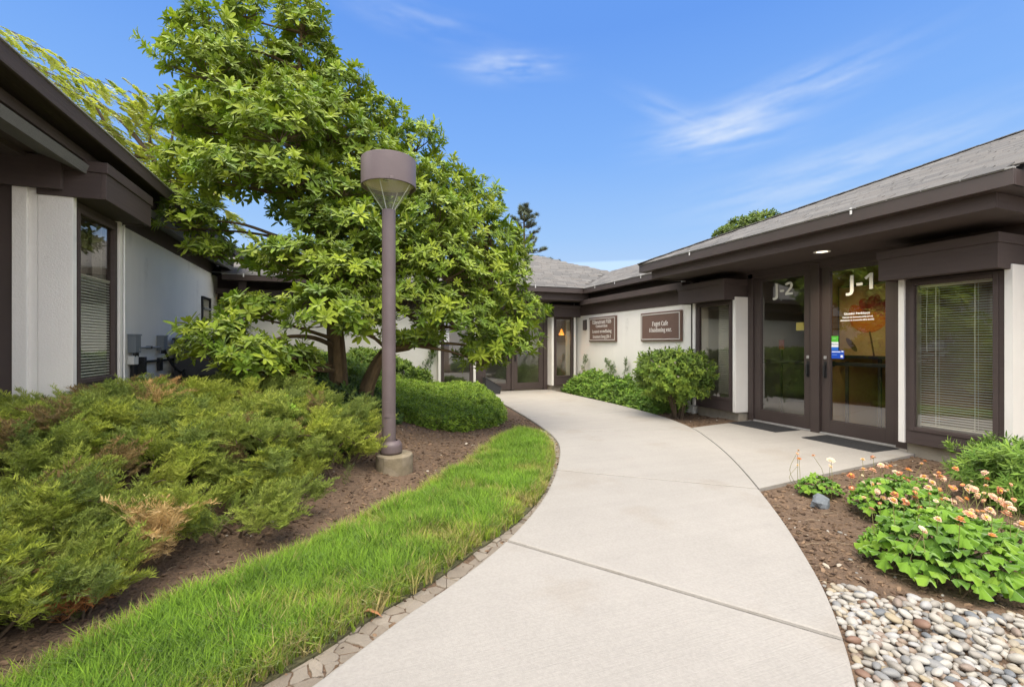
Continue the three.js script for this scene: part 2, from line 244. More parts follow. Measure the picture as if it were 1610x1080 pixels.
function door(wing, x0, x1, top, hingeRight) {
  const st = 0.12, d = mesh('door', [bx(x0, x0 + st, 0.025, top, -0.03, 0.03, 0.004), bx(x1 - st, x1, 0.025, top, -0.03, 0.03, 0.004), bx(x0 + st, x1 - st, 0.025, 0.2, -0.03, 0.029, 0.003), bx(x0 + st, x1 - st, top - 0.13, top, -0.03, 0.029, 0.003)], M.metalBrown, wing);
  mesh('glazing_bead', ring(x0 + st, x1 - st, 0.2, top - 0.13, -0.008, 0.018, 0.012, 0.002), M.metalBrown, d);
  const g = new THREE.PlaneGeometry(x1 - x0 - 2 * st - 0.01, top - 0.33 - 0.01); g.translate((x0 + x1) / 2, (0.2 + top - 0.13) / 2, 0.0); mesh('pane', g, M.glass, d);
  mesh('push_bar', [bx(x0 + st - 0.03, x1 - st + 0.03, 0.985, 1.035, -0.1, -0.055, 0.01), bx(x0 + st - 0.03, x0 + st + 0.02, 0.97, 1.05, -0.055, -0.031), bx(x1 - st - 0.02, x1 - st + 0.03, 0.97, 1.05, -0.055, -0.031)], M.dark, d);
  const hx = hingeRight ? x0 + st * 0.5 : x1 - st * 0.5;
  mesh('handle', [bx(hx - 0.021, hx + 0.021, 0.8, 1.04, 0.03, 0.036, 0.003), bx(hx - 0.013, hx + 0.013, 0.82, 0.99, 0.055, 0.075, 0.008), bx(hx - 0.013, hx + 0.013, 0.82, 0.85, 0.036, 0.056), bx(hx - 0.013, hx + 0.013, 0.96, 0.99, 0.036, 0.056)], M.dark, d);
  mesh('lock', bx(hx - 0.02, hx + 0.02, 1.075, 1.12, 0.03, 0.042, 0.005), M.gutter, d);
  return d;
}

// right-hand wing: its frame has x = world z, z = 6.55 - world x
const rightWing = thing('office_wing', 'white stucco office wing with brown eaves, doors J-2 and J-1 and gray shingle roof', 'building', [6.55, 0, 0], -Math.PI / 2);
{
  const w = rightWing;
  mesh('wall', bx(-11.75, -6.93, -0.4, 2.07, 0.05, 0.25), M.stucco, w);
  mesh('wall', bx(-2.53, 6, -0.4, 2.5, -0.15, 0.05), M.stucco, w);
  mesh('band', bx(-11.42, -6.93, 2.07, 2.345, 0.06, 0.268, 0.003), M.brown, w);
  mesh('upper_wall', [bx(-11.75, -6.98, 2.345, 2.9, 0.02, 0.2), bx(-6.98, -2.44, 2.395, 2.9, -0.05, 0.06)], M.shade, w);
  mesh('beam', bx(-10.95, -6.985, 2.345, 2.475, 0.27, 0.46, 0.005), M.brown, w);
  mesh('jamb', bx(-5.849, -5.75, 0.0, 2.47, -0.06, 0.06, 0.004), M.metalBrown, w);
  mesh('jamb', bx(-3.64, -3.466, 0.0, 2.47, -0.06, 0.06, 0.004), M.metalBrown, w);
  mesh('mullion', bx(-4.735, -4.605, 0.0, 2.47, -0.06, 0.075, 0.004), M.metalBrown, w);
  mesh('header', bx(-5.849, -3.466, 2.472, 2.62, -0.06, 0.065), M.brown, w);
  mesh('threshold', bx(-5.74, -3.64, 0.002, 0.022, -0.08, 0.06, 0.004), M.gutter, w);
  bay(w, -6.86, -5.851, 0.33, { vx0: -6.98, vx1: -5.87, vz: 0.56, trim: [-6.955, -6.862] });
  bay(w, -3.462, -2.47, 0.33, { vx0: -3.54, vx1: -2.485, vz: 0.56, glassLow: 0.33, glassTop: 1.97 });
  door(w, -5.745, -4.74, 2.465, false); door(w, -4.60, -3.645, 2.465, true);
  // entrance eave
  gutterRun(w, -7.25, -2.1, 1.25, 2.64, 2.79, [-5.9, -3.4]);
  mesh('eave_board', [bx(-7.03, -2.26, 2.5, 2.642, 1.09, 1.13, 0.004), bx(-2.30, -2.26, 2.5, 2.642, -0.6, 1.09, 0.004), bx(-7.03, -6.99, 2.5, 2.642, 0.1, 1.09, 0.004)], M.brown, w);
  mesh('gutter_return', [bx(-2.12, -2.098, 2.64, 2.779, -0.4, 1.23, 0.004), bx(-2.26, -2.12, 2.642, 2.652, -0.4, 1.23)], M.metalBrown, w);
  mesh('soffit', bx(-6.99, -2.30, 2.52, 2.545, -0.05, 1.09), M.brown, w);
  // linking eave over the sign wall
  gutterRun(w, -10.72, -6.9, 0.5, 2.63, 2.765, [-10.1, -9.2, -8.2]);
  mesh('soffit', bx(-11.2, -7.03, 2.66, 2.68, 0.05, 0.33), M.shade, w);
  mesh('downspout', bx(-7.06, -7.0, 2.30, 2.56, 0.36, 0.42, 0.006), M.white, w);
  gutterRun(w, -2.09, 6, 0.5, 2.95, 3.085); mesh('upper_wall', bx(-2.28, 6, 2.5, 3.06, -0.12, 0.03), M.brown, w); mesh('soffit', bx(-2.25, 6, 2.94, 2.955, 0.03, 0.48), M.brown, w);
  // rooms behind the glass
  mesh('room_floor', bx(-11.7, 6, -0.1, -0.001, -4.6, 0.0), M.carpet, w);
  mesh('ceiling', bx(-11.7, 6, 2.62, 2.68, -4.6, -0.05), M.ceiling, w);
  mesh('back_wall', bx(-11.7, 6, -0.1, 2.62, -4.7, -4.6), M.interior, w);
  mesh('end_wall', bx(5.9, 6, -0.1, 2.9, -4.6, -0.15), M.stucco, w);
  mesh('partition', bx(-4.71, -4.63, 0, 2.62, -4.6, -0.1), M.interiorWarm, w);
  mesh('partition', bx(-7.4, -7.3, 0, 2.62, -4.6, 0.04), M.interiorPale, w);
  mesh('partition', bx(-1.9, -1.8, 0, 2.62, -4.6, -0.15), M.interior, w);
  mesh('partition', bx(-5.0, -4.71, 0, 2.62, -1.75, -1.6), M.interiorWarm, w);
  w.updateMatrixWorld(true);
  const roof = new THREE.Group(); roof.name = 'roof'; w.add(roof); roof.updateMatrixWorld(true);
  const E = [5.3, 2.785, -7.25], k = 6.2;
  roofFace(roof, [[5.3, 2.785, -7.25], [5.3, 2.785, -2.1], [6.05, 3.085, -2.1], [6.05, 3.085, 6], [5.3 + k, 2.785 + PITCH * k, 6], [5.3 + k, 2.785 + PITCH * k, -7.25 + k]], [1, 0], true);
  roofFace(roof, [[6.05, 2.76, -10.7], [6.05, 2.76, -6.8], [8.25, 3.64, -4.6], [8.25, 3.64, -12.9]], [1, 0]);
  mesh('hip_cap', (() => { const L = []; const a = new THREE.Vector3(...E), b = new THREE.Vector3(5.3 + k, 2.785 + PITCH * k, -7.25 + k); const n = 44; for (let i = 0; i < n; i++) { const g = new THREE.BoxGeometry(0.24, 0.012, 0.24); const p = a.clone().lerp(b, (i + 0.5) / n); g.rotateX(0.0); g.rotateY(Math.PI / 4); const d = b.clone().sub(a).normalize(); g.applyQuaternion(new THREE.Quaternion().setFromUnitVectors(new THREE.Vector3(1, 0, 1).normalize(), d)); g.translate(p.x, p.y + 0.012 + (i % 2) * 0.003, p.z); g.applyMatrix4(new THREE.Matrix4().copy(w.matrixWorld).invert()); L.push(g); } return L; })(), M.shingle[1], roof);
  // the far slope, away from the courtyard
  const back = new THREE.BufferGeometry(); back.setAttribute('position', new THREE.Float32BufferAttribute([5.3, 2.74, -7.25, 5.3 + k, 2.74 + PITCH * k, -7.25 + k, 14, 2.74, -7.25, 14, 2.74, -7.25, 5.3 + k, 2.74 + PITCH * k, -7.25 + k, 5.3 + k + 4, 2.74 + PITCH * k, 6], 3)); back.computeVertexNormals(); back.applyMatrix4(new THREE.Matrix4().copy(w.matrixWorld).invert()); mesh('rear_slope', back, M.shingle[0], roof);
}
// far wing: its frame has x = world x, z = world z + 11.75
const farWing = thing('office_wing', 'far white stucco wing with double doors half hidden by the tree', 'building', [0, 0, -11.75], 0);
{
  const w = farWing;
  mesh('wall', bx(-2.75, 2.3, -0.4, 2.1, -0.05, 0.15), M.stucco, w);
  mesh('band', bx(-2.6, 2.3, 2.1, 2.36, -0.04, 0.168, 0.003), M.brown, w);
  mesh('upper_wall', [bx(-2.6, 2.25, 2.36, 2.85, -0.05, 0.1), bx(2.25, 6.3, 2.4, 2.85, -0.1, 0.05)], M.shade, w);
  mesh('beam', bx(-2.5, 2.2, 2.36, 2.48, 0.17, 0.5, 0.005), M.brown, w);
  mesh('bracket', (() => { const s = new THREE.Shape([[0, 2.02], [0.06, 1.9], [0.13, 1.9], [0.13, 2.64], [0, 2.64]].map(([x, y]) => new THREE.Vector2(x, y))); const g = new THREE.ExtrudeGeometry(s, { depth: 0.14, bevelEnabled: false }); g.translate(-2.06, 0, 0.505); return g; })(), M.brown, w);
  gutterRun(w, -2.35, 1.95, 0.72, 2.64, 2.77, [-1.95, -0.6, 0.9]);
  mesh('jamb', bx(3.28, 3.5, 0, 2.4, -0.06, 0.06, 0.004), M.metalBrown, w);
  mesh('jamb', bx(5.34, 5.455, 0, 2.4, -0.06, 0.06, 0.004), M.metalBrown, w);
  mesh('mullion', bx(4.365, 4.425, 0, 2.4, -0.06, 0.07, 0.004), M.metalBrown, w);
  mesh('header', bx(3.28, 5.455, 2.402, 2.6, -0.06, 0.065), M.brown, w);
  door(w, 3.505, 4.36, 2.395, false); door(w, 4.43, 5.335, 2.395, true);
  bay(w, 5.46, 6.22, 0.33, { vx0: 5.44, vx1: 6.27, vz: 0.5, top: 2.03, capTop: 2.36, glassLow: 0.4 });
  bay(w, 2.29, 3.275, 0.33, { vx0: 2.22, vx1: 3.3, vz: 0.5, top: 2.03, capTop: 2.36, glassLow: 0.3 });
  gutterRun(w, 1.9, 6.05, 1.05, 2.635, 2.785, [3.2, 4.65]);
  mesh('eave_board', [bx(2.1, 6.3, 2.45, 2.637, 0.88, 0.92, 0.004), bx(2.1, 2.14, 2.45, 2.637, 0.1, 0.88, 0.004)], M.brown, w);
  mesh('soffit', bx(2.14, 6.28, 2.455, 2.475, -0.05, 0.88), M.brown, w);
  mesh('room_floor', bx(-2.6, 6.4, -0.1, -0.001, -4.5, 0.0), M.carpet, w);
  mesh('ceiling', bx(-2.6, 6.4, 2.62, 2.68, -4.5, -0.05), M.ceiling, w);
  mesh('back_wall', bx(-2.6, 6.4, -0.1, 2.62, -3.1, -3.0), M.interiorPale, w);
  mesh('partition', bx(3.36, 3.44, 0, 2.62, -3.0, -0.1), M.interiorPale, w);
  mesh('partition', bx(5.4, 5.45, 0, 2.62, -3.0, -0.1), M.interiorPale, w);
  mesh('end_wall', bx(6.4, 6.5, -0.1, 2.62, -4.5, -0.05), M.interiorPale, w);
  w.updateMatrixWorld(true);
  const roof = new THREE.Group(); roof.name = 'roof'; w.add(roof); roof.updateMatrixWorld(true);
  const t = 2.2, V = [6.05 + t, 2.77 + PITCH * t, -10.7 - t], top = [6.05, 4.53, -15.1];
  roofFace(roof, [[1.65, 2.77, -10.7], [6.05, 2.77, -10.7], V, top], [0, -1]);
  roofFace(roof, [[-3, 2.78, -11.04], [1.95, 2.78, -11.04], [4.2, 3.66, -13.24], [-3, 3.66, -13.24]], [0, -1]);
  roofFace(roof, [[1.65, 2.77, -19.5], [1.65, 2.77, -10.7], top], [1, 0]);
  const b = new THREE.BufferGeometry(); b.setAttribute('position', new THREE.Float32BufferAttribute([...V, ...top, V[0] + 2.2, 2.77, V[2] - 6, ...top, 1.65, 2.77, -19.5, V[0] + 2.2, 2.77, V[2] - 6, -3, 3.66, -13.24, 4.2, 3.66, -13.24, 2, 2.77, -15.5, -3, 3.66, -13.24, 2, 2.77, -15.5, -3, 2.77, -15.5].map((c, i) => i % 3 === 1 ? c - 0.03 : c), 3)); b.computeVertexNormals(); b.applyMatrix4(new THREE.Matrix4().copy(w.matrixWorld).invert()); mesh('rear_slope', b, M.shingle[0], roof);
}
// left wing, on the bank: its frame has x = -world z, z = world x + 2.55
const leftWing = thing('office_wing', 'white stucco wing on the left with long dark brown eave and tall shaded window', 'building', [-2.55, 0.6, 0], Math.PI / 2);
{
  const w = leftWing;
  mesh('wall', bx(6.34, 11.6, -0.8, 2.16, -0.2, 0), M.stucco, w);
  mesh('band', bx(6.34, 11.5, 2.16, 2.438, -0.15, 0.018, 0.003), M.brown, w);
  mesh('upper_wall', bx(-1, 11.5, 2.335, 2.8, -0.3, -0.05), M.shade, w);
  mesh('beam', [bx(-1, 11.4, 2.375, 2.465, 0.29, 0.35, 0.005), bx(-1, 11.4, 2.44, 2.46, 0.019, 0.29)], M.brown, w);
  const fb = mesh('fascia', bx(-1, 11.45, 2.475, 2.6, 0.525, 0.55, 0.004), M.brown, w); mesh('drip_edge', bx(-1, 11.46, 2.6, 2.612, 0.5, 0.565, 0.003), M.gutter, fb);
  mesh('soffit', bx(-1, 11.4, 2.575, 2.595, -0.1, 0.525), M.shade, w);
  mesh('roof', (() => { const g = bx(-1, 11.45, -0.05, 0.03, -5, 0.4); g.rotateX(Math.atan(PITCH)); g.translate(0, 2.45, 0.0); return g; })(), M.shingle[0], w);
  bay(w, 5.3, 6.3, 0.25, { vx0: 5.28, vx1: 6.34, vz: 0.5, glassLow: 0.36, glassTop: 1.93, sill: 0.1, trim: [6.302, 6.36], top: 2.035, glassTop: 1.93, capTop: 2.375 });
  mesh('pier', bx(5.301, 5.42, -0.5, 2.2, -0.06, -0.001, 0.004), M.stucco, w);
  mesh('pier', bx(5.27, 5.42, -0.5, 2.2, -0.16, -0.06, 0.004), M.stucco, w);
  mesh('entry_panel', bx(5.29, 5.4, -0.5, 2.2, -1.8, -0.16, 0.004), M.metalBrown, w);
  mesh('header', bx(5.22, 5.262, 2.08, 2.37, -1.8, 0.2, 0.004), M.brown, w);
  mesh('soffit', bx(-1, 5.22, 2.38, 2.4, -1.8, 0.288), M.brown, w);
  mesh('wall', bx(-1, 5.28, -0.9, 2.4, -2.0, -1.8), M.stucco, w); mesh('end_wall', bx(-1.1, -1, -0.9, 2.6, -4.5, 0.0), M.stucco, w);
  mesh('downspout', [bx(6.37, 6.42, -0.3, 2.06, 0.001, 0.05, 0.008)], M.dark, w);
  mesh('conduit', [cyl(6.31, -0.3, 2.03, 0.262, 0.009, 0.009, 8)], M.white, w);
  const sw = mesh('small_window', ring(10.35, 10.95, 1.16, 1.62, 0.0, 0.035, 0.045), M.dark, w);
  mesh('pane', (() => { const g = new THREE.PlaneGeometry(0.52, 0.38); g.translate(10.65, 1.39, 0.015); return g; })(), M.glass, sw);
  mesh('transom', bx(10.395, 10.905, 1.37, 1.41, 0.001, 0.05), M.gutter, sw);
  mesh('room_floor', bx(5.3, 11.4, -0.1, -0.002, -3, -0.2), M.carpet, w);
  mesh('back_wall', bx(5.3, 11.4, -0.1, 2.5, -3.1, -3), M.interior, w);
  mesh('partition', [bx(5.3, 5.4, 0, 2.5, -3, -1.8), bx(7.6, 7.7, 0, 2.5, -3, -0.2)], M.interior, w);
  mesh('ceiling', bx(5.3, 11.4, 2.34, 2.4, -3, -0.3), M.ceiling, w);
}

// ---------- printed surfaces ----------
function print(w, h, draw) { const c = document.createElement('canvas'); c.width = w; c.height = h; draw(c.getContext('2d'), w, h); const t = new THREE.CanvasTexture(c); t.colorSpace = THREE.SRGBColorSpace; return t; }
function card(name, w, h, m, parent) { const g = new THREE.PlaneGeometry(w, h); const o = mesh(name, g, m, parent, true); return o; }
function letters(text, size, depth, m, parent, x, y, z, name = 'lettering') { const g = new TextGeometry(text, { font, size, depth, curveSegments: 5, bevelEnabled: false }); g.computeBoundingBox(); g.translate(-(g.boundingBox.min.x + g.boundingBox.max.x) / 2 + x, y, z); return mesh(name, g, m, parent); }
M.vinyl = std({ color: lin(0.84, 0.83, 0.74), roughness: 0.7 });
// door lettering belongs to the doors of the right wing
{
  const doors = rightWing.children.filter((o) => o.name === 'door');
  letters('J-2', 0.2, 0.002, M.vinyl, doors[0], -5.235, 2.06, 0.006);
  letters('J-1', 0.215, 0.002, M.vinyl, doors[1], -4.10, 2.02, 0.006);
  const small = print(512, 160, (g, w, h) => { g.clearRect(0, 0, w, h); g.fillStyle = '#fff'; g.textAlign = 'center'; g.font = 'bold 46px sans-serif'; g.fillText('Einoeti Perbtuos', w / 2, 48); g.font = 'bold 32px sans-serif'; g.fillText('Hunxs elc kaovatx 672-27UO', w / 2 + 8, 96); g.fillText('Aluvaons & moxwala 0E3-GUSO', w / 2, 142); });
  const sm = std({ map: small, transparent: true, alphaTest: 0.35, roughness: 0.6 });
  card('door_text', 0.46, 0.144, sm, doors[1]).position.set(-4.13, 1.665, 0.008);
  card('sticker', 0.105, 0.2, std({ roughness: 0.45, map: print(128, 256, (g, w, h) => { g.fillStyle = '#55b53c'; g.fillRect(0, 0, w, h * 0.42); g.fillStyle = '#eef3f6'; g.fillRect(0, h * 0.42, w, h * 0.36); g.fillStyle = '#2f74d8'; g.fillRect(0, h * 0.78, w, h * 0.22); g.fillStyle = '#35547c'; g.font = 'bold 40px sans-serif'; g.textAlign = 'center'; g.fillText('waste', w / 2, h * 0.63); g.fillStyle = '#d8efce'; g.font = '26px sans-serif'; g.fillText('curer', w / 2, h * 0.2); }) }), doors[1]).position.set(-4.425, 1.305, 0.009);
  card('sticker', 0.18, 0.115, std({ roughness: 0.45, map: print(256, 164, (g, w, h) => { g.fillStyle = '#1b4fc4'; g.fillRect(0, 0, w, h); g.fillStyle = '#dfe8ff'; g.fillRect(w * 0.06, h * 0.12, w * 0.68, h * 0.12); g.fillStyle = '#7ea0ee'; g.fillRect(w * 0.08, h * 0.5, w * 0.4, h * 0.07); g.fillStyle = '#eef2fb'; g.fillRect(w * 0.74, h * 0.56, w * 0.18, h * 0.3); g.fillRect(w * 0.8, h * 0.04, w * 0.16, h * 0.16); }) }), doors[1]).position.set(-4.385, 1.145, 0.010);
}
// ---------- things on the right wing ----------
function sign(label, zc, width, y0, y1, lines) {
  const s = thing('wall_sign', label, 'sign', [6.3, 0, zc], -Math.PI / 2, 'brown signs on the white wall'), h = y1 - y0;
  const board = std({ roughness: 0.6, map: tex(128, (u, v) => shade([0.150, 0.088, 0.066], 0.92 + 0.16 * fbm(u * 8, v * 8, 301, 4, 8)), 0.6) });
  mesh('backboard', bx(-width / 2, width / 2, y0, y1, 0.0, 0.05, 0.006), board, s);
  const rim = std({ color: lin(0.66, 0.63, 0.58), roughness: 0.6 }), e = 0.035;
  mesh('border', ring(-width / 2 + e, width / 2 - e, y0 + e, y1 - e, 0.05, 0.058, 0.018, 0.003), rim, s);
  const t = print(1024, 512, (g, w, hh) => { g.clearRect(0, 0, w, hh); g.fillStyle = '#efe9e2'; g.textAlign = 'center'; for (const [txt, fs, yy, xx, ww] of lines) { g.font = `bold ${fs}px serif`; g.fillText(txt, w * (xx ?? 0.5), hh * yy, ww * w); } });
  card('lettering', width - 0.12, h - 0.12, std({ map: t, transparent: true, alphaTest: 0.4, roughness: 0.7 }), s).position.set(0, (y0 + y1) / 2, 0.0535);
}
sign('wide brown wall sign with two short lines of white lettering', -7.845, 1.29, 1.345, 1.965, [['Fuget Cafe', 130, 0.46, 0.51, 0.44], ['8 haidnning enr.', 118, 0.72, 0.52, 0.62]]);
sign('brown wall sign crowded with four lines of white lettering', -10.12, 1.28, 1.345, 1.985, [['Eibeutrant VilS', 124, 0.22, 0.5, 0.78], ['Connurction', 92, 0.40, 0.5, 0.48], ['Lounst mvmflaing', 100, 0.67, 0.5, 0.8], ['Isumet bvg JR-I', 100, 0.93, 0.5, 0.8]]);
{
  const b = thing('sconce', 'slim brown wall light beside the four-line sign', 'wall light', [6.3, 0, -10.99], -Math.PI / 2);
  mesh('backplate', bx(-0.05, 0.05, 1.68, 1.95, 0, 0.02, 0.006), M.brown, b); mesh('housing', bx(-0.04, 0.04, 1.66, 1.94, 0.02, 0.09, 0.012), M.metalBrown, b);
}
// venetian blind behind the window by door J-1
{
  const b = thing('venetian_blind', 'white venetian blind lowered in the window beside door J-1', 'blind', [6.55, 0, 0], -Math.PI / 2);
  const a = -3.30, c = -2.635, n = 56, y0 = 0.375, y1 = 1.93;
  const sl = new THREE.CylinderGeometry(0.03, 0.03, c - a, 6, 1, true, Math.PI * 0.5 - 0.45, 0.9); sl.rotateZ(Math.PI / 2); sl.translate(0, -0.03, 0); sl.rotateX(0.28);
  const R = rng(5);
  for (let i = 0; i < n; i++) { const o = same('slat', sl, M.blind, b, (a + c) / 2, mix(y0, y1, i / (n - 1)) + (R() - 0.5) * 0.002, 0.205); o.rotation.z = (R() - 0.5) * 0.003; o.rotation.x = (R() - 0.5) * 0.06; }
  mesh('headrail', bx(a, c, 1.945, 1.985, 0.18, 0.225, 0.004), M.blind, b);
  mesh('bottom_rail', bx(a, c, 0.345, 0.36, 0.185, 0.225, 0.004), M.blind, b);
  for (const x of [-3.14, -2.80]) mesh('ladder_cord', [bx(x - 0.003, x + 0.003, 0.36, 1.945, 0.234, 0.236), bx(x - 0.002, x + 0.002, 0.36, 1.945, 0.172, 0.174)], M.blind, b);
  mesh('tilt_wand', tube([[-3.22, 1.94, 0.238], [-3.225, 1.5, 0.242], [-3.22, 1.2, 0.24]], 0.003, 6, 5), M.blind, b);
}
{
  const b = thing('venetian_blind', 'dim venetian blind in the window left of door J-2', 'blind', [6.55, 0, 0], -Math.PI / 2);
  const sl = new THREE.BoxGeometry(0.40, 0.003, 0.045); sl.rotateX(0.5);
  for (let i = 0; i < 46; i++) same('slat', sl, M.blind, b, -6.21, 0.42 + i * 0.034, 0.13);
  mesh('headrail', bx(-6.42, -6.0, 1.98, 2.02, 0.1, 0.16), M.blind, b);
  const w = M.blind; for (const [x, h] of [[-6.42, 0.16], [-6.34, 0.18], [-6.26, 0.17], [-6.13, 0.1]]) { const c = thing('candle', `pale candle on the sill left of door J-2, ${h > 0.175 ? 'tallest' : h > 0.165 ? 'beside the tallest' : h > 0.12 ? 'leftmost' : 'shortest, rightmost'}`, 'candle', [6.55 - 0.19, 0.171, x], -Math.PI / 2, 'candles on the sill'); mesh('wax', [cyl(0, 0, h, 0, 0.026, 0.023, 14)], w, c); mesh('wick', cyl(0, h, h + 0.014, 0, 0.002, 0.002, 5), M.dark, c); }
}
// bold flower picture standing inside door J-1
{
  const p = thing('flower_picture', 'large picture of an orange red flower inside door J-1', 'picture', [6.86, 0, -4.2], -Math.PI / 2);
  const t = print(512, 640, (g, w, h) => {
    g.fillStyle = '#c9b583'; g.fillRect(0, 0, w, h); const R = rng(77);
    for (let i = 0; i < 260; i++) { g.fillStyle = `rgba(${150 + R() * 70 | 0},${130 + R() * 50 | 0},${70 + R() * 40 | 0},0.12)`; g.beginPath(); g.ellipse(R() * w, R() * h, 20 + R() * 60, 8 + R() * 20, R() * 3, 0, 7); g.fill(); }
    const petal = (x, y, rx, ry, a, c) => { g.fillStyle = c; g.beginPath(); g.ellipse(x, y, rx, ry, a, 0, 7); g.fill(); };
    petal(270, 300, 170, 130, 0.1, '#c45a1b'); petal(180, 280, 70, 120, -0.5, '#d06a1d'); petal(370, 270, 70, 130, 0.4, '#b53a1c'); petal(280, 340, 150, 80, 0, '#d8851f');
    petal(320, 170, 60, 90, 0.5, '#8d1f1b'); petal(250, 180, 50, 70, -0.7, '#a32a1c'); petal(390, 200, 50, 70, 0.9, '#7d1a1a'); for (let i = 0; i < 60; i++) petal(120 + R() * 300, 240 + R() * 150, 30 + R() * 25, 3 + R() * 4, -0.3 + R() * 0.6, `rgba(${200 + R() * 40 | 0},${110 + R() * 60 | 0},30,0.35)`);
    g.strokeStyle = '#57371a'; g.lineWidth = 16; g.beginPath(); g.moveTo(290, 420); g.quadraticCurveTo(310, 520, 330, 640); g.stroke(); petal(120, 540, 26, 80, -0.7, '#5b3a1c'); petal(480, 560, 26, 90, 0.3, '#8c2418');
  });
  card('print', 0.72, 0.98, std({ map: t, color: lin(0.8, 0.68, 0.55), roughness: 0.6 }), p).position.set(0, 1.62, 0.016);
  mesh('frame', [bx(-0.38, 0.38, 1.11, 2.13, -0.015, 0.014, 0.004), bx(-0.38, 0.38, 1.09, 1.115, 0.0145, 0.03)], M.dark, p);
  mesh('easel', [bx(-0.3, -0.26, 0, 1.04, -0.04, -0.016), bx(0.26, 0.3, 0, 1.04, -0.04, -0.016), bx(-0.02, 0.02, 0, 1.5, -0.3, -0.27)], M.brown, p);
}
{
  const s = thing('notice', 'small red notice behind the glass of door J-2', 'notice', [7.0, 0, -5.62], -Math.PI / 2); mesh('card', bx(-0.05, 0.05, 1.2, 1.36, 0, 0.006), std({ color: lin(0.35, 0.03, 0.03), roughness: 0.6 }), s); mesh('post', bx(-0.012, 0.012, 0, 1.2, -0.01, 0.012), M.dark, s);
  const y = thing('notice', 'yellow paper notice on the glass of door J-2', 'notice', [6.56, 0, -4.96], -Math.PI / 2); mesh('sheet', bx(-0.065, 0.065, 1.5, 1.62, -0.006, -0.004), std({ color: lin(0.62, 0.55, 0.12), roughness: 0.7 }), y);
}
for (const [x0, x1, z0, z1, lab] of [[5.93, 6.43, -5.72, -4.86, 'black doormat in front of door J-2'], [5.93, 6.43, -4.46, -3.56, 'black doormat in front of door J-1']]) {
  const m = thing('doormat', lab, 'doormat', [(x0 + x1) / 2, 0.003, (z0 + z1) / 2], 0, 'doormats'); const w = x1 - x0, d = z1 - z0;
  mesh('mat', bx(-w / 2 + 0.03, w / 2 - 0.03, 0, 0.011, -d / 2 + 0.03, d / 2 - 0.03, 0.003), M.rubber, m); mesh('edging', [bx(-w / 2, -w / 2 + 0.03, 0, 0.008, -d / 2, d / 2, 0.003), bx(w / 2 - 0.03, w / 2, 0, 0.008, -d / 2, d / 2, 0.003), bx(-w / 2 + 0.03, w / 2 - 0.03, 0, 0.008, -d / 2, -d / 2 + 0.03, 0.003), bx(-w / 2 + 0.03, w / 2 - 0.03, 0, 0.008, d / 2 - 0.03, d / 2, 0.003)], M.black, m);
}
// lit downlights in the soffits
for (const [x, y, z, lab] of [[5.98, 2.52, -4.21, 'lit round downlight in the soffit above door J-1'], [4.57, 2.455, -10.95, 'lit round downlight in the soffit over the far doors']]) {
  const l = thing('downlight', lab, 'light', [x, y, z], 0, 'soffit downlights');
  const r = new THREE.RingGeometry(0.07, 0.1, 28); r.rotateX(Math.PI / 2); r.translate(0, -0.006, 0); mesh('trim_ring', [r, new THREE.CylinderGeometry(0.1, 0.1, 0.006, 28, 1, true).translate(0, -0.003, 0)], M.white, l);
  const d = new THREE.CircleGeometry(0.072, 28); d.rotateX(Math.PI / 2); d.translate(0, -0.003, 0); mesh('lens', d, new THREE.MeshStandardMaterial({ color: 0x221d16, emissive: lin(1, 0.86, 0.66), emissiveIntensity: 0.8, side: THREE.DoubleSide }), l);
  const s = new THREE.SpotLight(lin(1, 0.86, 0.66), 1.6, 4, 1.15, 0.6, 2); s.position.set(0, -0.02, 0); s.target.position.set(0, -2, 0); s.castShadow = true; s.shadow.radius = 3; l.add(s, s.target);
}
// pendant glowing in the far bay window
{
  const p = thing('pendant_lamp', 'orange glass pendant lamp glowing in the far bay window', 'lamp', [5.86, 1.55, -11.62]);
  const pts = [[0.022, 0.16], [0.03, 0.12], [0.05, 0.07], [0.075, 0.02], [0.085, -0.01]].map(([x, y]) => new THREE.Vector2(x, y));
  mesh('lamp_shade', new THREE.LatheGeometry(pts, 24), new THREE.MeshStandardMaterial({ color: lin(0.8, 0.34, 0.06), emissive: lin(1, 0.36, 0.05), emissiveIntensity: 0.45, roughness: 0.5, side: THREE.DoubleSide }), p);
  mesh('cord', cyl(0, 0.16, 1.07, 0, 0.005, 0.005, 6), M.dark, p);
  const l = new THREE.PointLight(lin(1, 0.7, 0.4), 0.1, 4, 2); l.position.set(0, -0.03, 0); l.castShadow = true; p.add(l);
}
{
  const c = thing('curtain', 'pale curtain panel at the right of the far bay window', 'curtain', [6.06, 0, -11.6]);
  const g = new THREE.PlaneGeometry(0.16, 1.6, 24, 1), q = g.attributes.position; for (let i = 0; i < q.count; i++) q.setZ(i, 0.014 * Math.sin(q.getX(i) * 150)); g.computeVertexNormals(); g.translate(0, 1.18, 0); mesh('fabric', g, std({ color: lin(0.6, 0.58, 0.48), roughness: 1 }), c); mesh('rod', bx(-0.1, 0.1, 1.985, 2.0, -0.01, 0.01), M.dark, c);
}
{
  const b = thing('chute_box', 'low black wedge-topped box at the left of the far doors', 'box', [3.62, 0, -11.2]);
  const s = new THREE.Shape([[0, 0], [0.4, 0], [0.42, 0.16], [0.02, 0.40]].map(([x, y]) => new THREE.Vector2(x, y))); const g = new THREE.ExtrudeGeometry(s, { depth: 0.28, bevelEnabled: true, bevelSize: 0.006, bevelThickness: 0.006, bevelSegments: 1 }); g.translate(-0.2, 0.008, -0.14); mesh('body', g, M.black, b);
  mesh('lid', (() => { const l = bx(-0.235, 0.24, -0.008, 0.008, -0.155, 0.155, 0.004); l.rotateZ(-0.54); l.translate(0.02, 0.303, 0); return l; })(), M.dark, b);
}
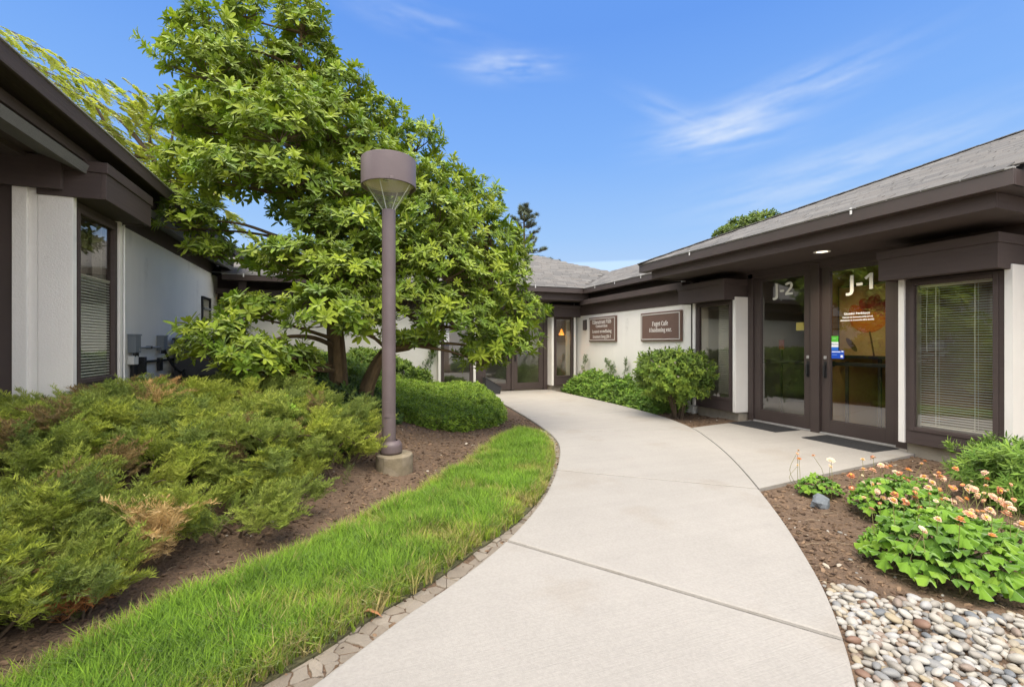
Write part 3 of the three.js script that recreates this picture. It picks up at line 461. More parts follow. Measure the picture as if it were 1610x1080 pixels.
// ---------- left wing fittings ----------
{
  const s = thing('pleated_shade', 'pale pleated shade half lowered in the tall left window', 'blind', [-2.55, 0.6, 0], Math.PI / 2);
  M.pleat = std({ color: lin(0.74, 0.79, 0.78), roughness: 0.8 });
  const n = 34, g = new THREE.CylinderGeometry(0.018, 0.018, 0.72, 6, 1, false, 0, Math.PI); g.rotateZ(Math.PI / 2); g.scale(1, 0.8, 1); g.rotateY(0);
  for (let i = 0; i < n; i++) same('pleat', g, M.pleat, s, 5.8, 0.37 + i * 0.0295, 0.175);
  mesh('rail', bx(5.44, 6.16, 1.355, 1.375, 0.15, 0.198, 0.004), M.white, s); mesh('lift_cord', [bx(5.6, 5.603, 1.37, 1.95, 0.175, 0.178), bx(6.0, 6.003, 1.37, 1.95, 0.175, 0.178)], M.white, s);
}
const boxGray = std({ color: lin(0.20, 0.225, 0.25), roughness: 0.45 }), pipe = std({ color: lin(0.5, 0.51, 0.52), roughness: 0.35, metalness: 0.6 });
for (const [z, w, y0, y1, lab, white] of [[-7.2, 0.16, 1.18, 1.42, 'gray electrical box with a white box below it', true], [-8.17, 0.16, 1.2, 1.42, 'gray electrical box nearer the air conditioner', false]]) {
  const b = thing('electrical_box', lab, 'electrical box', [-2.55, 0, z], Math.PI / 2, 'electrical boxes on the left wall');
  mesh('housing', bx(-w / 2, w / 2, y0, y1 - 0.02, 0, 0.09, 0.006), boxGray, b); mesh('lid', bx(-w / 2 - 0.006, w / 2 + 0.006, y1 - 0.02, y1, 0, 0.1, 0.005), boxGray, b); mesh('latch', bx(w / 2 - 0.06, w / 2 - 0.03, y0 + 0.02, y0 + 0.05, 0.09, 0.096), M.gutter, b);
  mesh('nipple', [cyl(-0.04, y0 - 0.05, y0, 0.06, 0.018, 0.018, 8), cyl(0.05, y0 - 0.05, y0, 0.06, 0.018, 0.018, 8)], M.dark, b);
  if (white) { mesh('lower_box', [bx(-0.08, -0.004, 1.03, 1.14, 0, 0.07, 0.005), bx(0.004, 0.06, 1.03, 1.14, 0, 0.07, 0.005)], M.white, b); mesh('riser', [bx(-0.02, 0.09, 0.55, 1.03, 0.004, 0.05, 0.01)], M.dark, b); }
  else mesh('riser', bx(-0.1, 0.02, 0.9, 1.09, 0.01, 0.05, 0.006), M.dark, b);
}
{ const c = thing('conduit_run', 'thin gray conduit between the electrical boxes and the air conditioner', 'conduit', [-2.55, 0, -7.3], Math.PI / 2); mesh('upper_pipe', [tube([[0.02, 1.245, 0.05], [0.5, 1.245, 0.05], [1.7, 1.245, 0.05]], 0.014, 12, 8)], pipe, c); mesh('clip', [bx(0.4, 0.43, 1.225, 1.265, 0, 0.07), bx(1.4, 1.43, 1.225, 1.265, 0, 0.07)], M.dark, c); }
{ const c = thing('cable_run', 'thick black insulated lines along the left wall into the air conditioner', 'cable', [-2.55, 0, -7.3], Math.PI / 2); mesh('trunk_line', [bx(0.1, 1.9, 1.035, 1.065, 0.01, 0.05, 0.01)], M.rubber, c); mesh('clamp', bx(0.12, 0.2, 0.88, 1.12, 0, 0.08, 0.006), M.dark, c); mesh('flex_loop', tube([[0.78, 1.2, 0.1], [0.84, 1.06, 0.14], [0.98, 0.92, 0.18], [1.2, 0.84, 0.2], [1.5, 0.8, 0.24]], 0.017, 30, 8), M.rubber, c); mesh('low_cable', tube([[1.5, 0.9, 0.2], [1.2, 0.86, 0.22], [1.05, 0.74, 0.24], [1.02, 0.6, 0.24]], 0.016, 24, 8), M.rubber, c); }
{
  const a = thing('air_conditioner', 'dark gray air conditioning cabinet against the left wall under the tree', 'air conditioner', [-2.08, 0.45, -9.0], 0);
  M.ac = std({ color: lin(0.055, 0.055, 0.058), roughness: 0.5 });
  mesh('cabinet', bx(-0.4, 0.4, 0.33, 0.9, -0.42, 0.42, 0.012), M.ac, a); mesh('top', bx(-0.42, 0.42, 0.9, 0.94, -0.44, 0.44, 0.012), M.black, a);
  mesh('base', [bx(-0.36, 0.36, 0.02, 0.33, -0.38, 0.38, 0.01)], M.dark, a); mesh('seam', bx(0.4, 0.404, 0.34, 0.89, -0.02, 0.0), M.dark, a); mesh('label_plate', bx(-0.05, 0.05, 0.08, 0.18, 0.381, 0.385), M.gutter, a);
  for (let i = 0; i < 10; i++) mesh('louvre', bx(0.4, 0.41, 0.40 + i * 0.045, 0.415 + i * 0.045, -0.36, -0.06), M.dark, a);
}
// ---------- lamp post ----------
{
  const l = thing('lamp_post', 'mauve brown lamp post with drum head and clear cone on a concrete footing', 'lamp post', [0.455, -0.03, -4.83]);
  M.post = std({ roughness: 0.45, map: tex(256, (u, v) => shade([0.150, 0.113, 0.114], 0.86 + 0.26 * fbm(u * 5, v * 5, 401, 5, 5) + 0.1 * (hash(Math.floor(u * 256), Math.floor(v * 256), 402) - 0.5)), 0.7), bumpMap: grainT, bumpScale: 0.0006 });
  const foot = new THREE.LatheGeometry([[0, 0.2], [0.16, 0.2], [0.178, 0.195], [0.186, 0.182], [0.19, -0.2]].map(([x, y]) => new THREE.Vector2(x, y)), 48); foot.translate(0.055, 0, 0.02);
  mesh('footing', foot, std({ roughness: 0.95, bumpMap: grainT, bumpScale: 0.006, map: tex(512, (u, v) => { const m = sstep(0.52, 0.68, fbm(u * 5, v * 5, 411, 5, 5)); return shade([mix(0.30, 0.25, m), mix(0.25, 0.205, m), mix(0.175, 0.13, m)], 0.8 + 0.4 * fbm(u * 20, v * 20, 413, 4, 20)); }, 0.7) }), l);
  mesh('base_cover', new THREE.LatheGeometry([[0.066, 0.335], [0.09, 0.325], [0.106, 0.305], [0.112, 0.285], [0.112, 0.225], [0.106, 0.206], [0.06, 0.202]].map(([x, y]) => new THREE.Vector2(x, y)), 32).translate(0.022, 0, 0.008), M.post, l);
  mesh('pole', cyl(0, 0.21, 2.70, 0, 0.070, 0.068, 32), M.post, l);
  mesh('access_cover', (() => { const g = new THREE.CylinderGeometry(0.077, 0.077, 0.16, 12, 1, false, -0.75, 0.8); g.translate(0, 0.66, 0); return g; })(), M.post, l);
  mesh('cone', new THREE.LatheGeometry([[0.062, 2.695], [0.07, 2.71], [0.24, 2.955], [0.25, 2.985]].map(([x, y]) => new THREE.Vector2(x, y)), 40), new THREE.MeshPhysicalMaterial({ color: lin(0.90, 0.93, 0.84), transmission: 0.93, thickness: 0, roughness: 0.14, ior: 1.5, side: THREE.DoubleSide }), l);
  for (let i = 0; i < 4; i++) { const a = i * Math.PI / 2 + 0.5; mesh('strut', tube([[0.06 * Math.cos(a), 2.70, 0.06 * Math.sin(a)], [0.14 * Math.cos(a), 2.82, 0.14 * Math.sin(a)], [0.228 * Math.cos(a), 2.955, 0.228 * Math.sin(a)]], 0.004, 6, 6), M.white, l); }
  const drum = mesh('drum', new THREE.LatheGeometry([[0, 3.215], [0.268, 3.215], [0.275, 3.208], [0.275, 2.935], [0.262, 2.932], [0.262, 3.0]].map(([x, y]) => new THREE.Vector2(x, y)), 56), M.post, l);
  mesh('reflector', new THREE.LatheGeometry([[0.261, 2.97], [0.25, 3.0], [0.2, 3.03], [0.1, 3.045], [0, 3.05]].map(([x, y]) => new THREE.Vector2(x, y)), 40), std({ color: lin(0.66, 0.58, 0.34), roughness: 0.5 }), drum);
  mesh('bulb', tube([[0.05, 3.02, 0], [0.06, 3.0, 0.06], [-0.02, 3.0, 0.07], [-0.05, 3.0, 0], [0.0, 3.01, -0.04]], 0.012, 24, 8), std({ color: lin(0.6, 0.55, 0.42), roughness: 0.3 }), drum);
  mesh('hinge', bx(-0.02, 0.02, 2.93, 2.96, 0.27, 0.285, 0.004), M.post, drum);
}

// ---------- plants ----------
const leafMat = (o = {}) => new THREE.MeshPhysicalMaterial({ side: THREE.DoubleSide, roughness: 0.92, transmission: 0.36, thickness: 0, ior: 1.4, ...o });
class Tris { constructor() { this.p = []; this.c = []; } tri(a, b, c, col) { this.p.push(...a, ...b, ...c); if (col) for (let i = 0; i < 3; i++) this.c.push(...col); } geo() { const g = new THREE.BufferGeometry(); g.setAttribute('position', new THREE.Float32BufferAttribute(this.p, 3)); if (this.c.length) g.setAttribute('color', new THREE.Float32BufferAttribute(this.c, 3)); g.computeVertexNormals(); g.setAttribute('uv', new THREE.Float32BufferAttribute(new Float32Array(this.p.length / 3 * 2), 2)); return g; } }
const V3 = (x, y, z) => new THREE.Vector3(x, y, z);
// a leaf folded on its midrib, from a point along a direction; w sets its width, droop bends the tip down
function leaf(T, base, dir, up, len, w, droop = 0.15, fold = 0.25, shape = 0.55) {
  const side = dir.clone().cross(up).normalize(), n = side.clone().cross(dir).normalize();
  const at = (t, s) => base.clone().addScaledVector(dir, t * len).addScaledVector(n, -droop * t * t * len + Math.abs(s) * fold * w).addScaledVector(side, s * w).toArray();
  const b = at(0, 0), m1 = at(shape * 0.75, 0), l1 = at(shape * 0.7, -0.45), r1 = at(shape * 0.7, 0.45), l2 = at(shape + 0.24, -0.33), r2 = at(shape + 0.24, 0.33), m2 = at(shape + 0.22, 0), t = at(1, 0);
  T.tri(b, m1, l1); T.tri(b, r1, m1); T.tri(l1, m1, m2); T.tri(l1, m2, l2); T.tri(m1, r1, r2); T.tri(m1, r2, m2); T.tri(l2, m2, t); T.tri(m2, r2, t);
}
function scatter(name, geos, m, list, parent, kind = 'stuff') {
  const by = geos.map(() => []); list.forEach((e, i) => by[e[2] ?? i % geos.length].push(e));
  by.forEach((L, k) => { if (!L.length) return; const im = new THREE.InstancedMesh(geos[k], m, L.length); L.forEach(([mat, col], i) => { im.setMatrixAt(i, mat); im.setColorAt(i, col); }); im.name = name; if (kind) im.userData.kind = kind; im.castShadow = im.receiveShadow = true; parent.add(im); });
}
const UP = V3(0, 1, 0);
function place(p, normal, spin, s, sy = s) { const q = new THREE.Quaternion().setFromUnitVectors(UP, normal.clone().normalize()).multiply(new THREE.Quaternion().setFromAxisAngle(UP, spin)); return new THREE.Matrix4().compose(p, q, V3(s, sy, s)); }
const tint = (R, a, b, v = 0.2) => { const t = R(), k = 1 + (R() - 0.5) * 2 * v; return lin(mix(a[0], b[0], t) * k, mix(a[1], b[1], t) * k, mix(a[2], b[2], t) * k); };
function limb(pts, r0, r1, seg = 10, k = 7, wob = 0, R = null) {
  const c = new THREE.CatmullRomCurve3(pts.map((p) => Array.isArray(p) ? V3(...p) : p)), P = [], idx = [], fr = c.computeFrenetFrames(seg);
  for (let i = 0; i <= seg; i++) { const t = i / seg, p = c.getPointAt(t), r = mix(r0, r1, Math.pow(t, 0.8)); for (let j = 0; j <= k; j++) { const a = j / k * Math.PI * 2, rr = r * (1 + (R ? wob * (fbm(Math.cos(a) * 2 + 5, t * 9 + Math.sin(a) * 2, 33, 2) - 0.5) : 0)); P.push(p.x + rr * (Math.cos(a) * fr.normals[i].x + Math.sin(a) * fr.binormals[i].x), p.y + rr * (Math.cos(a) * fr.normals[i].y + Math.sin(a) * fr.binormals[i].y), p.z + rr * (Math.cos(a) * fr.normals[i].z + Math.sin(a) * fr.binormals[i].z)); } }
  for (let i = 0; i < seg; i++) for (let j = 0; j < k; j++) { const a = i * (k + 1) + j, b = a + k + 1; idx.push(a, b, a + 1, b, b + 1, a + 1); }
  const g = new THREE.BufferGeometry(); g.setAttribute('position', new THREE.Float32BufferAttribute(P, 3)); g.setIndex(idx); g.computeVertexNormals(); return flat(g);
}
M.bark = std({ roughness: 0.95, bumpMap: soilB, bumpScale: 0.012, map: tex(256, (u, v) => shade([0.15, 0.098, 0.045], 0.6 + 0.8 * fbm(u * 14, v * 5, 501, 5, 14, 5)), 0.5) });
M.twig = std({ color: lin(0.13, 0.092, 0.058), roughness: 0.95 });
M.barkDark = std({ color: lin(0.105, 0.075, 0.05), roughness: 0.95 });

// -- the big tree in the left bed: whorls of leaves on layered boughs
{
  const R = rng(1001);
  const pads = [[-1.29,6.12,-7.53,0.26,0.22],[-0.52,6.03,-7.35,0.36,0.36],[-1.78,5.6,-7.5,0.43,0.38],[-1.68,5.05,-7.25,0.61,0.33],[-1.01,5.27,-7.43,0.55,0.42],[-0.43,5.61,-7.64,0.44,0.44],[0.01,5.16,-7.37,0.43,0.33],[-0.55,4.65,-6.94,0.53,0.31],[-1.94,4.24,-7.14,0.32,0.29],[-1.37,4.19,-6.81,0.62,0.33],[-0.74,4.02,-6.47,0.65,0.34],[-0.14,4.3,-6.89,0.49,0.36],[0.59,4.78,-7.36,0.36,0.28],[1.08,4.38,-7.07,0.35,0.25],[0.28,4.03,-6.84,0.45,0.32],[-1.83,3.53,-6.99,0.41,0.31],[-1.17,3.41,-6.53,0.6,0.29],[-0.58,3.41,-6.41,0.49,0.28],[0.02,3.47,-6.61,0.43,0.35],[-1.79,2.91,-6.97,0.35,0.28],[0.89,3.52,-6.71,0.46,0.42],[1.47,3.62,-6.82,0.41,0.37],[2.03,3.5,-6.93,0.38,0.34],[1.2,3.0,-6.39,0.49,0.36],[1.9,2.92,-6.55,0.48,0.38],[2.46,2.71,-6.77,0.3,0.38],[-0.25,2.89,-6.5,0.42,0.28],[0.18,2.81,-6.34,0.42,0.34],[0.67,2.51,-6.37,0.48,0.39],[1.34,2.36,-6.22,0.53,0.4],[2.09,2.24,-6.37,0.49,0.36],[2.47,1.76,-6.44,0.42,0.29],[-0.36,2.31,-6.33,0.61,0.24],[-0.96,2.39,-6.77,0.34,0.15],[0.1,2.11,-6.16,0.49,0.28],[0.81,1.8,-6.1,0.46,0.3],[1.49,1.65,-6.06,0.48,0.33],[2.22,1.3,-6.32,0.47,0.32],[1.9,1.12,-6.23,0.33,0.24],[-1.0,1.69,-6.36,0.38,0.17],[-0.12,1.65,-5.92,0.55,0.26],[0.24,1.5,-5.89,0.28,0.17],[-1.34,1.26,-6.06,0.38,0.29],[-0.92,1.12,-5.79,0.39,0.24],[-0.62,1.07,-6.0,0.34,0.2],[-1.63,2.52,-7.02,0.25,0.13],[1.0,1.34,-6.25,0.31,0.12],[-1.35,5.5,-8.51,0.73,0.42],[-0.37,5.02,-8.25,0.74,0.53],[-1.05,4.45,-8.4,0.94,0.52],[0.23,3.99,-8.14,0.86,0.54],[1.12,3.21,-7.69,0.85,0.58],[2.05,2.48,-7.46,0.75,0.54],[0.22,2.54,-7.82,0.93,0.41],[-0.63,3.41,-7.93,0.4,0.3],[-1.76,4.22,-8.35,0.6,0.4]];
  const tree = thing('broadleaf_tree', 'spreading green tree with leaf whorls behind the lamp post', 'tree', [0, 0, 0]);
  const A = [[-0.0, 0.1, -6.95], [-0.03, 0.45, -6.95], [-0.05, 0.85, -6.96], [-0.07, 1.3, -6.97], [-0.16, 2.21, -7.0], [-0.32, 3.22, -7.11], [-0.44, 4.16, -7.21], [-0.57, 5.11, -7.31], [-0.55, 5.99, -7.36]], B = [[0.2, 0.15, -6.8], [0.3, 0.55, -6.72], [0.40, 0.85, -6.65], [0.50, 1.08, -6.56], [0.64, 1.22, -6.5], [0.9, 1.29, -6.41], [1.3, 1.66, -6.45], [1.78, 2.14, -6.49], [2.2, 2.46, -6.55]];
  mesh('trunk', limb(A, 0.15, 0.02, 40, 14, 0.5, R), M.bark, tree); mesh('trunk', limb(B, 0.115, 0.018, 36, 12, 0.6, R), M.bark, tree);
  mesh('limb', limb([[-0.14, 2.21, -7.0], [-0.54, 2.64, -6.83], [-0.84, 2.73, -6.72], [-1.2, 2.85, -6.78], [-1.6, 2.9, -6.9]], 0.04, 0.012, 16, 7), M.bark, tree);
  mesh('limb', limb([[-0.07, 1.25, -6.97], [-0.37, 1.38, -6.55], [-0.64, 1.38, -6.22], [-0.93, 1.26, -5.9], [-1.25, 1.2, -5.95]], 0.04, 0.012, 18, 7), M.bark, tree);
  const ca = new THREE.CatmullRomCurve3(A.map((p) => V3(...p))).getPoints(60), cb = new THREE.CatmullRomCurve3(B.map((p) => V3(...p))).getPoints(50).slice(24), trunkPts = [...ca.slice(16), ...cb];
  const twigs = [], list = [];
  // whorl shapes
  const whorls = [0, 1, 2, 3, 4, 5, 6, 7].map((k) => { const T = new Tris(), r = rng(60 + k); if (k > 4) { for (let i = 0; i < 15; i++) { const a = i * 2.4 + r(), el = 0.25 + r() * 0.9; leaf(T, V3((r() - 0.5) * 0.03, i * 0.008, (r() - 0.5) * 0.03), V3(Math.cos(a) * Math.cos(el), Math.sin(el), Math.sin(a) * Math.cos(el)), UP, 0.09 + r() * 0.075, 0.034 + r() * 0.018, 0.15 + r() * 0.3, 0.25, 0.55); } return T.geo(); } const n = 7 + (k % 3); for (let i = 0; i < n; i++) { const a = i / n * 6.283 + (r() - 0.5) * 0.5, el = 0.12 + r() * 0.7; leaf(T, V3(0, i * 0.004, 0), V3(Math.cos(a) * Math.cos(el), Math.sin(el), Math.sin(a) * Math.cos(el)), UP, 0.125 + r() * 0.055, 0.05 + r() * 0.014, 0.1 + r() * 0.3, 0.22, 0.6); } for (let i = 0; i < 3; i++) { const a = r() * 6.28, el = 1.0 + r() * 0.3; leaf(T, V3(0, 0.03, 0), V3(Math.cos(a) * Math.cos(el), Math.sin(el), Math.sin(a) * Math.cos(el)), V3(Math.cos(a), 0, Math.sin(a)), 0.09, 0.034, 0.0, 0.3, 0.6); } return T.geo(); });
  for (const [x, y, z, rx, ry] of pads) {
    const c = V3(x, y, z); let best = null, bd = 1e9;
    for (const p of trunkPts) { const d = p.distanceTo(c) + (p.y > y - 0.25 ? 2 * (p.y - y + 0.25) : 0); if (d < bd) { bd = d; best = p; } }
    const mid = best.clone().lerp(c, 0.5).add(V3((R() - 0.5) * 0.15, -0.06 + R() * 0.12, (R() - 0.5) * 0.15)), root = c.clone().add(V3(0, -ry * 0.45, 0));
    mesh('branch', limb([best, mid, root], 0.016 + 0.018 * Math.min(1, bd), 0.008, 10, 6), M.bark, tree);
    const rz = rx * 0.9, n = Math.round(26 + 400 * (rx * ry + rx * rz * 0.45));
    for (let i = 0; i < n; i++) {
      // mostly in the outer shell of the bough and on its top
      const a = R() * 6.283, cz = mix(-0.75, 1, Math.pow(R(), 0.8)), s = Math.sqrt(1 - cz * cz), rad = 0.55 + 0.55 * Math.pow(R(), 0.7), lump = 0.82 + 0.42 * fbm(Math.cos(a) * 2 + x * 3, cz * 2 + y * 3 + Math.sin(a) * 2, 71, 2);
      const d = V3(Math.cos(a) * s, cz, Math.sin(a) * s), p = c.clone().add(V3(d.x * rx, d.y * ry, d.z * rz).multiplyScalar(rad * lump));
      const nrm = V3(d.x * 0.9, 0.75 + d.y * 0.4, d.z * 0.9).add(V3((R() - 0.5) * 0.7, (R() - 0.5) * 0.4, (R() - 0.5) * 0.7));
      list.push([place(p, nrm, R() * 6.28, 0.42 + 0.62 * Math.pow(R(), 1.2)), tint(R, [0.14, 0.245, 0.012], [0.33, 0.41, 0.022], 0.2), R() < 0.18 + 0.6 * sstep(-0.2, 1.4, p.x) ? 5 + Math.floor(R() * 3) : Math.floor(R() * 5)]);
      if (i % 6 === 0) twigs.push(limb([root, root.clone().lerp(p, 0.55).add(V3((R() - 0.5) * 0.08, -0.04, (R() - 0.5) * 0.08)), p], 0.007, 0.003, 4, 4));
    }
  }
  mesh('twigs', twigs, M.bark, tree).userData.kind = 'stuff';
  scatter('crown', whorls, leafMat(), list, tree);
}
// -- the feathery tree behind the left wing
{
  const R = rng(2002), tree = thing('locust_tree', 'feathery yellow-green tree rising behind the left wing', 'tree', [-4.6, 0, -17.6]);
  const o = V3(4.6, 0, 17.6), rel = (p) => V3(...p).add(o);
  const limbs = [[[-4.6, -0.1, -17.6], [-4.4, 2, -17.6], [-4.3, 3.9, -17.54], [-4.69, 5.76, -17.24], [-5.45, 6.98, -16.99], [-6.36, 8.15, -17.34], [-7.28, 8.94, -17.68]], [[-4.69, 5.76, -17.24], [-4.9, 7.37, -16.79], [-4.62, 8.94, -16.68]], [[-5.45, 6.98, -16.99], [-6.84, 7.15, -16.98], [-8.43, 9.0, -17.58], [-9.4, 9.8, -17.6]], [[-5.45, 6.98, -16.99], [-5.6, 7.9, -17.2], [-5.3, 8.9, -17.3]], [[-6.3, 7.1, -16.99], [-6.6, 8.0, -16.6], [-7.0, 8.8, -16.6]], [[-4.5, 5.0, -17.4], [-3.6, 6.6, -17.0], [-3.3, 7.8, -16.8]]];
  mesh('trunk', limb(limbs[0].map(rel), 0.26, 0.03, 30, 9), M.barkDark, tree); for (const l of limbs.slice(1)) mesh('limb', limb(l.map(rel), 0.07, 0.015, 18, 6), M.barkDark, tree);
  const frond = [0, 1, 2].map((k) => { const T = new Tris(), r = rng(80 + k); const n = 11; for (let i = 0; i < n; i++) for (const s of [-1, 1]) { const t = (i + 0.5) / n; const b = V3(t * 0.42, -0.18 * t * t * (0.5 + r()), 0), d = V3(0.45, -0.1 + (r() - 0.5) * 0.3, s).normalize(); const len = 0.11 * (1 - 0.4 * t), sd = V3(0.03, 0, 0); const e = b.clone().addScaledVector(d, len); T.tri(b.clone().sub(sd).toArray(), b.clone().add(sd).toArray(), e.clone().add(V3(0.02, 0, 0)).toArray()); T.tri(b.clone().sub(sd).toArray(), e.clone().add(V3(0.02, 0, 0)).toArray(), e.clone().sub(V3(0.02, 0, 0)).toArray()); } return T.geo(); });
  const pads = [[-8.46, 9.48, -17.05, 0.9], [-7.9, 9.0, -17.38, 0.8], [-6.84, 8.66, -16.98, 0.9], [-7.21, 7.7, -16.8, 0.9], [-6.36, 8.15, -17.34, 0.8], [-5.45, 8.5, -16.99, 0.9], [-5.96, 6.78, -16.65, 0.8], [-5.08, 7.57, -16.85, 0.9], [-4.71, 6.39, -16.72, 0.8], [-4.62, 8.7, -16.7, 0.8], [-9.3, 9.9, -17.5, 0.8], [-5.5, 5.9, -16.9, 0.8], [-3.5, 7.6, -17, 0.9], [-6.5, 7.0, -17.6, 0.9], [-4.2, 5.3, -17.0, 0.8]], list = [], tw = [];
  for (const [x, y, z, r] of pads) for (let k = 0; k < 19; k++) {
    const c = V3(x + (R() - 0.5) * 2 * r, y + (R() - 0.5) * 1.1 * r, z + (R() - 0.5) * 2 * r), len = 0.5 + R() * 0.5, az = -0.5 + (R() - 0.5) * 1.4, tip = c.clone().add(V3(Math.cos(az) * len, -0.35 * len - 0.05, Math.sin(az) * len));
    tw.push(limb([rel(c.toArray()), rel(c.clone().lerp(tip, 0.5).add(V3(0, 0.06, 0)).toArray()), rel(tip.toArray())], 0.012, 0.004, 4, 4));
    for (let i = 0; i < 6; i++) { const p = rel(c.clone().lerp(tip, R()).toArray()).add(V3(0, 0.03, 0)); const m = new THREE.Matrix4().compose(p, new THREE.Quaternion().setFromEuler(new THREE.Euler((R() - 0.5) * 0.9, -az + (R() - 0.5) * 1.7, -0.35 + (R() - 0.5) * 0.7)), V3(1, 1, 1).multiplyScalar(0.5 + R() * 0.5)); list.push([m, tint(R, [0.42, 0.50, 0.06], [0.60, 0.62, 0.11], 0.2)]); }
  }
  mesh('twigs', tw, M.barkDark, tree).userData.kind = 'stuff'; scatter('crown', frond, leafMat({ transmission: 0.6 }), list, tree);
}
// -- treetops beyond the roofs
{
  const R = rng(3003), T0 = thing('conifer', 'dark green pine top above the far roof', 'tree', [9.75, 0, -24.1]);
  mesh('trunk', limb([[0, -0.1, 0], [0.05, 4, 0], [0, 9.1, 0.03]], 0.28, 0.03, 16, 8), M.barkDark, T0);
  const tuft = [0, 1].map((k) => { const T = new Tris(), r = rng(90 + k); for (let i = 0; i < 42; i++) { const a = r() * 6.28, e = -0.2 + r() * 1.5, d = V3(Math.cos(a) * Math.cos(e), Math.sin(e), Math.sin(a) * Math.cos(e)), s = d.clone().cross(V3(0.3, 0.9, 0.2)).normalize().multiplyScalar(0.008), b = V3(r() - 0.5, 0, 0).multiplyScalar(0.12); T.tri(b.clone().sub(s).toArray(), b.clone().add(s).toArray(), b.clone().addScaledVector(d, 0.13 + r() * 0.07).toArray()); } return T.geo(); });
  const list = [], tw = []; for (let y = 4.6; y < 9.1; y += 0.24) for (let k = 0; k < 3; k++) { const a = R() * 6.28, L = (0.3 + (9.3 - y) * 0.5) * (0.55 + 0.6 * R()), e = V3(Math.cos(a) * L, y + 0.12 * L + 0.1, Math.sin(a) * L); tw.push(limb([[0, y, 0], [e.x * 0.5, y, e.z * 0.5], e], 0.025, 0.008, 5, 4)); for (let i = 0; i < 12; i++) { const t = 0.3 + 0.7 * R(); list.push([place(V3(e.x * t + (R() - 0.5) * 0.16, mix(y, e.y, t * t) + (R() - 0.3) * 0.1, e.z * t + (R() - 0.5) * 0.16), V3((R() - 0.5), 1, (R() - 0.5)), R() * 6, 0.8 + R() * 0.7), tint(R, [0.10, 0.13, 0.075], [0.17, 0.20, 0.12], 0.2)]); } }
  mesh('boughs', tw, M.barkDark, T0).userData.kind = 'stuff'; scatter('crown', tuft, leafMat({ transmission: 0.1 }), list, T0);
  for (const [x, y, z, lab] of [[12.42, 6.95, -27.4, 'tiny far pine tip left of three over the far roof'], [12.9, 6.8, -27.2, 'tiny far pine tip in the middle over the far roof'], [13.4, 6.72, -27.0, 'tiny far pine tip right of three over the far roof']]) { const t = thing('conifer', lab, 'tree', [x, 0, z], 0, 'far pine tips'); mesh('trunk', limb([[0, -0.1, 0], [0, 3, 0], [0, y - 0.1, 0]], 0.14, 0.02, 8, 6), M.barkDark, t); const L = []; for (let i = 0; i < 120; i++) { const h = R(), r = 0.06 + (1 - h) * 0.5; const a = R() * 6.28; L.push([place(V3(Math.cos(a) * r * R(), y - 1.6 + h * 1.6, Math.sin(a) * r * R()), V3(Math.cos(a), 0.6, Math.sin(a)), R() * 6, 0.9 + R() * 0.5), tint(R, [0.035, 0.055, 0.04], [0.06, 0.08, 0.05], 0.2)]); } scatter('crown', tuft, leafMat({ transmission: 0.1 }), L, t); }
  const g = thing('broadleaf_tree', 'rounded green treetop showing over the right-hand roof', 'tree', [21.6, 0.45, -19.7]);
  mesh('trunk', limb([[0, -0.6, 0], [0.1, 3, 0], [0, 6.4, 0]], 0.3, 0.1, 10, 8), M.barkDark, g);
  const wh = [0, 1].map((k) => { const T = new Tris(), r = rng(95 + k); for (let i = 0; i < 9; i++) { const a = r() * 6.28, e = r() * 1.3; leaf(T, V3((r() - 0.5) * 0.1, (r() - 0.5) * 0.1, (r() - 0.5) * 0.1), V3(Math.cos(a) * Math.cos(e), Math.sin(e), Math.sin(a) * Math.cos(e)), UP, 0.16, 0.09, 0.2); } return T.geo(); });
  const L2 = [], bl = []; for (const [x, y, z, r] of [[0, 7.5, 0, 0.9], [1.0, 7.9, 0.3, 0.8], [-0.9, 7.0, -0.3, 0.75], [0.6, 7.0, 0.4, 1.0], [1.9, 7.4, 0, 0.8], [-0.3, 6.4, 0.2, 0.9]]) { bl.push(limb([[0, 5.5, 0], [x * 0.5, y * 0.5 + 3, z * 0.5], [x, y, z]], 0.07, 0.02, 6, 5)); for (let i = 0; i < 220; i++) { const d = V3(R() - 0.5, R() - 0.5, R() - 0.5).normalize(), p = V3(x, y, z).add(d.clone().multiply(V3(r, r * 0.6, r)).multiplyScalar(0.6 + R() * 0.5)); L2.push([place(p, d.add(V3(0, 0.7, 0)), R() * 6, 0.8 + R() * 0.6), tint(R, [0.10, 0.17, 0.02], [0.18, 0.25, 0.035], 0.2)]); } }
  mesh('boughs', bl, M.barkDark, g).userData.kind = 'stuff'; scatter('crown', wh, leafMat(), L2, g);
}
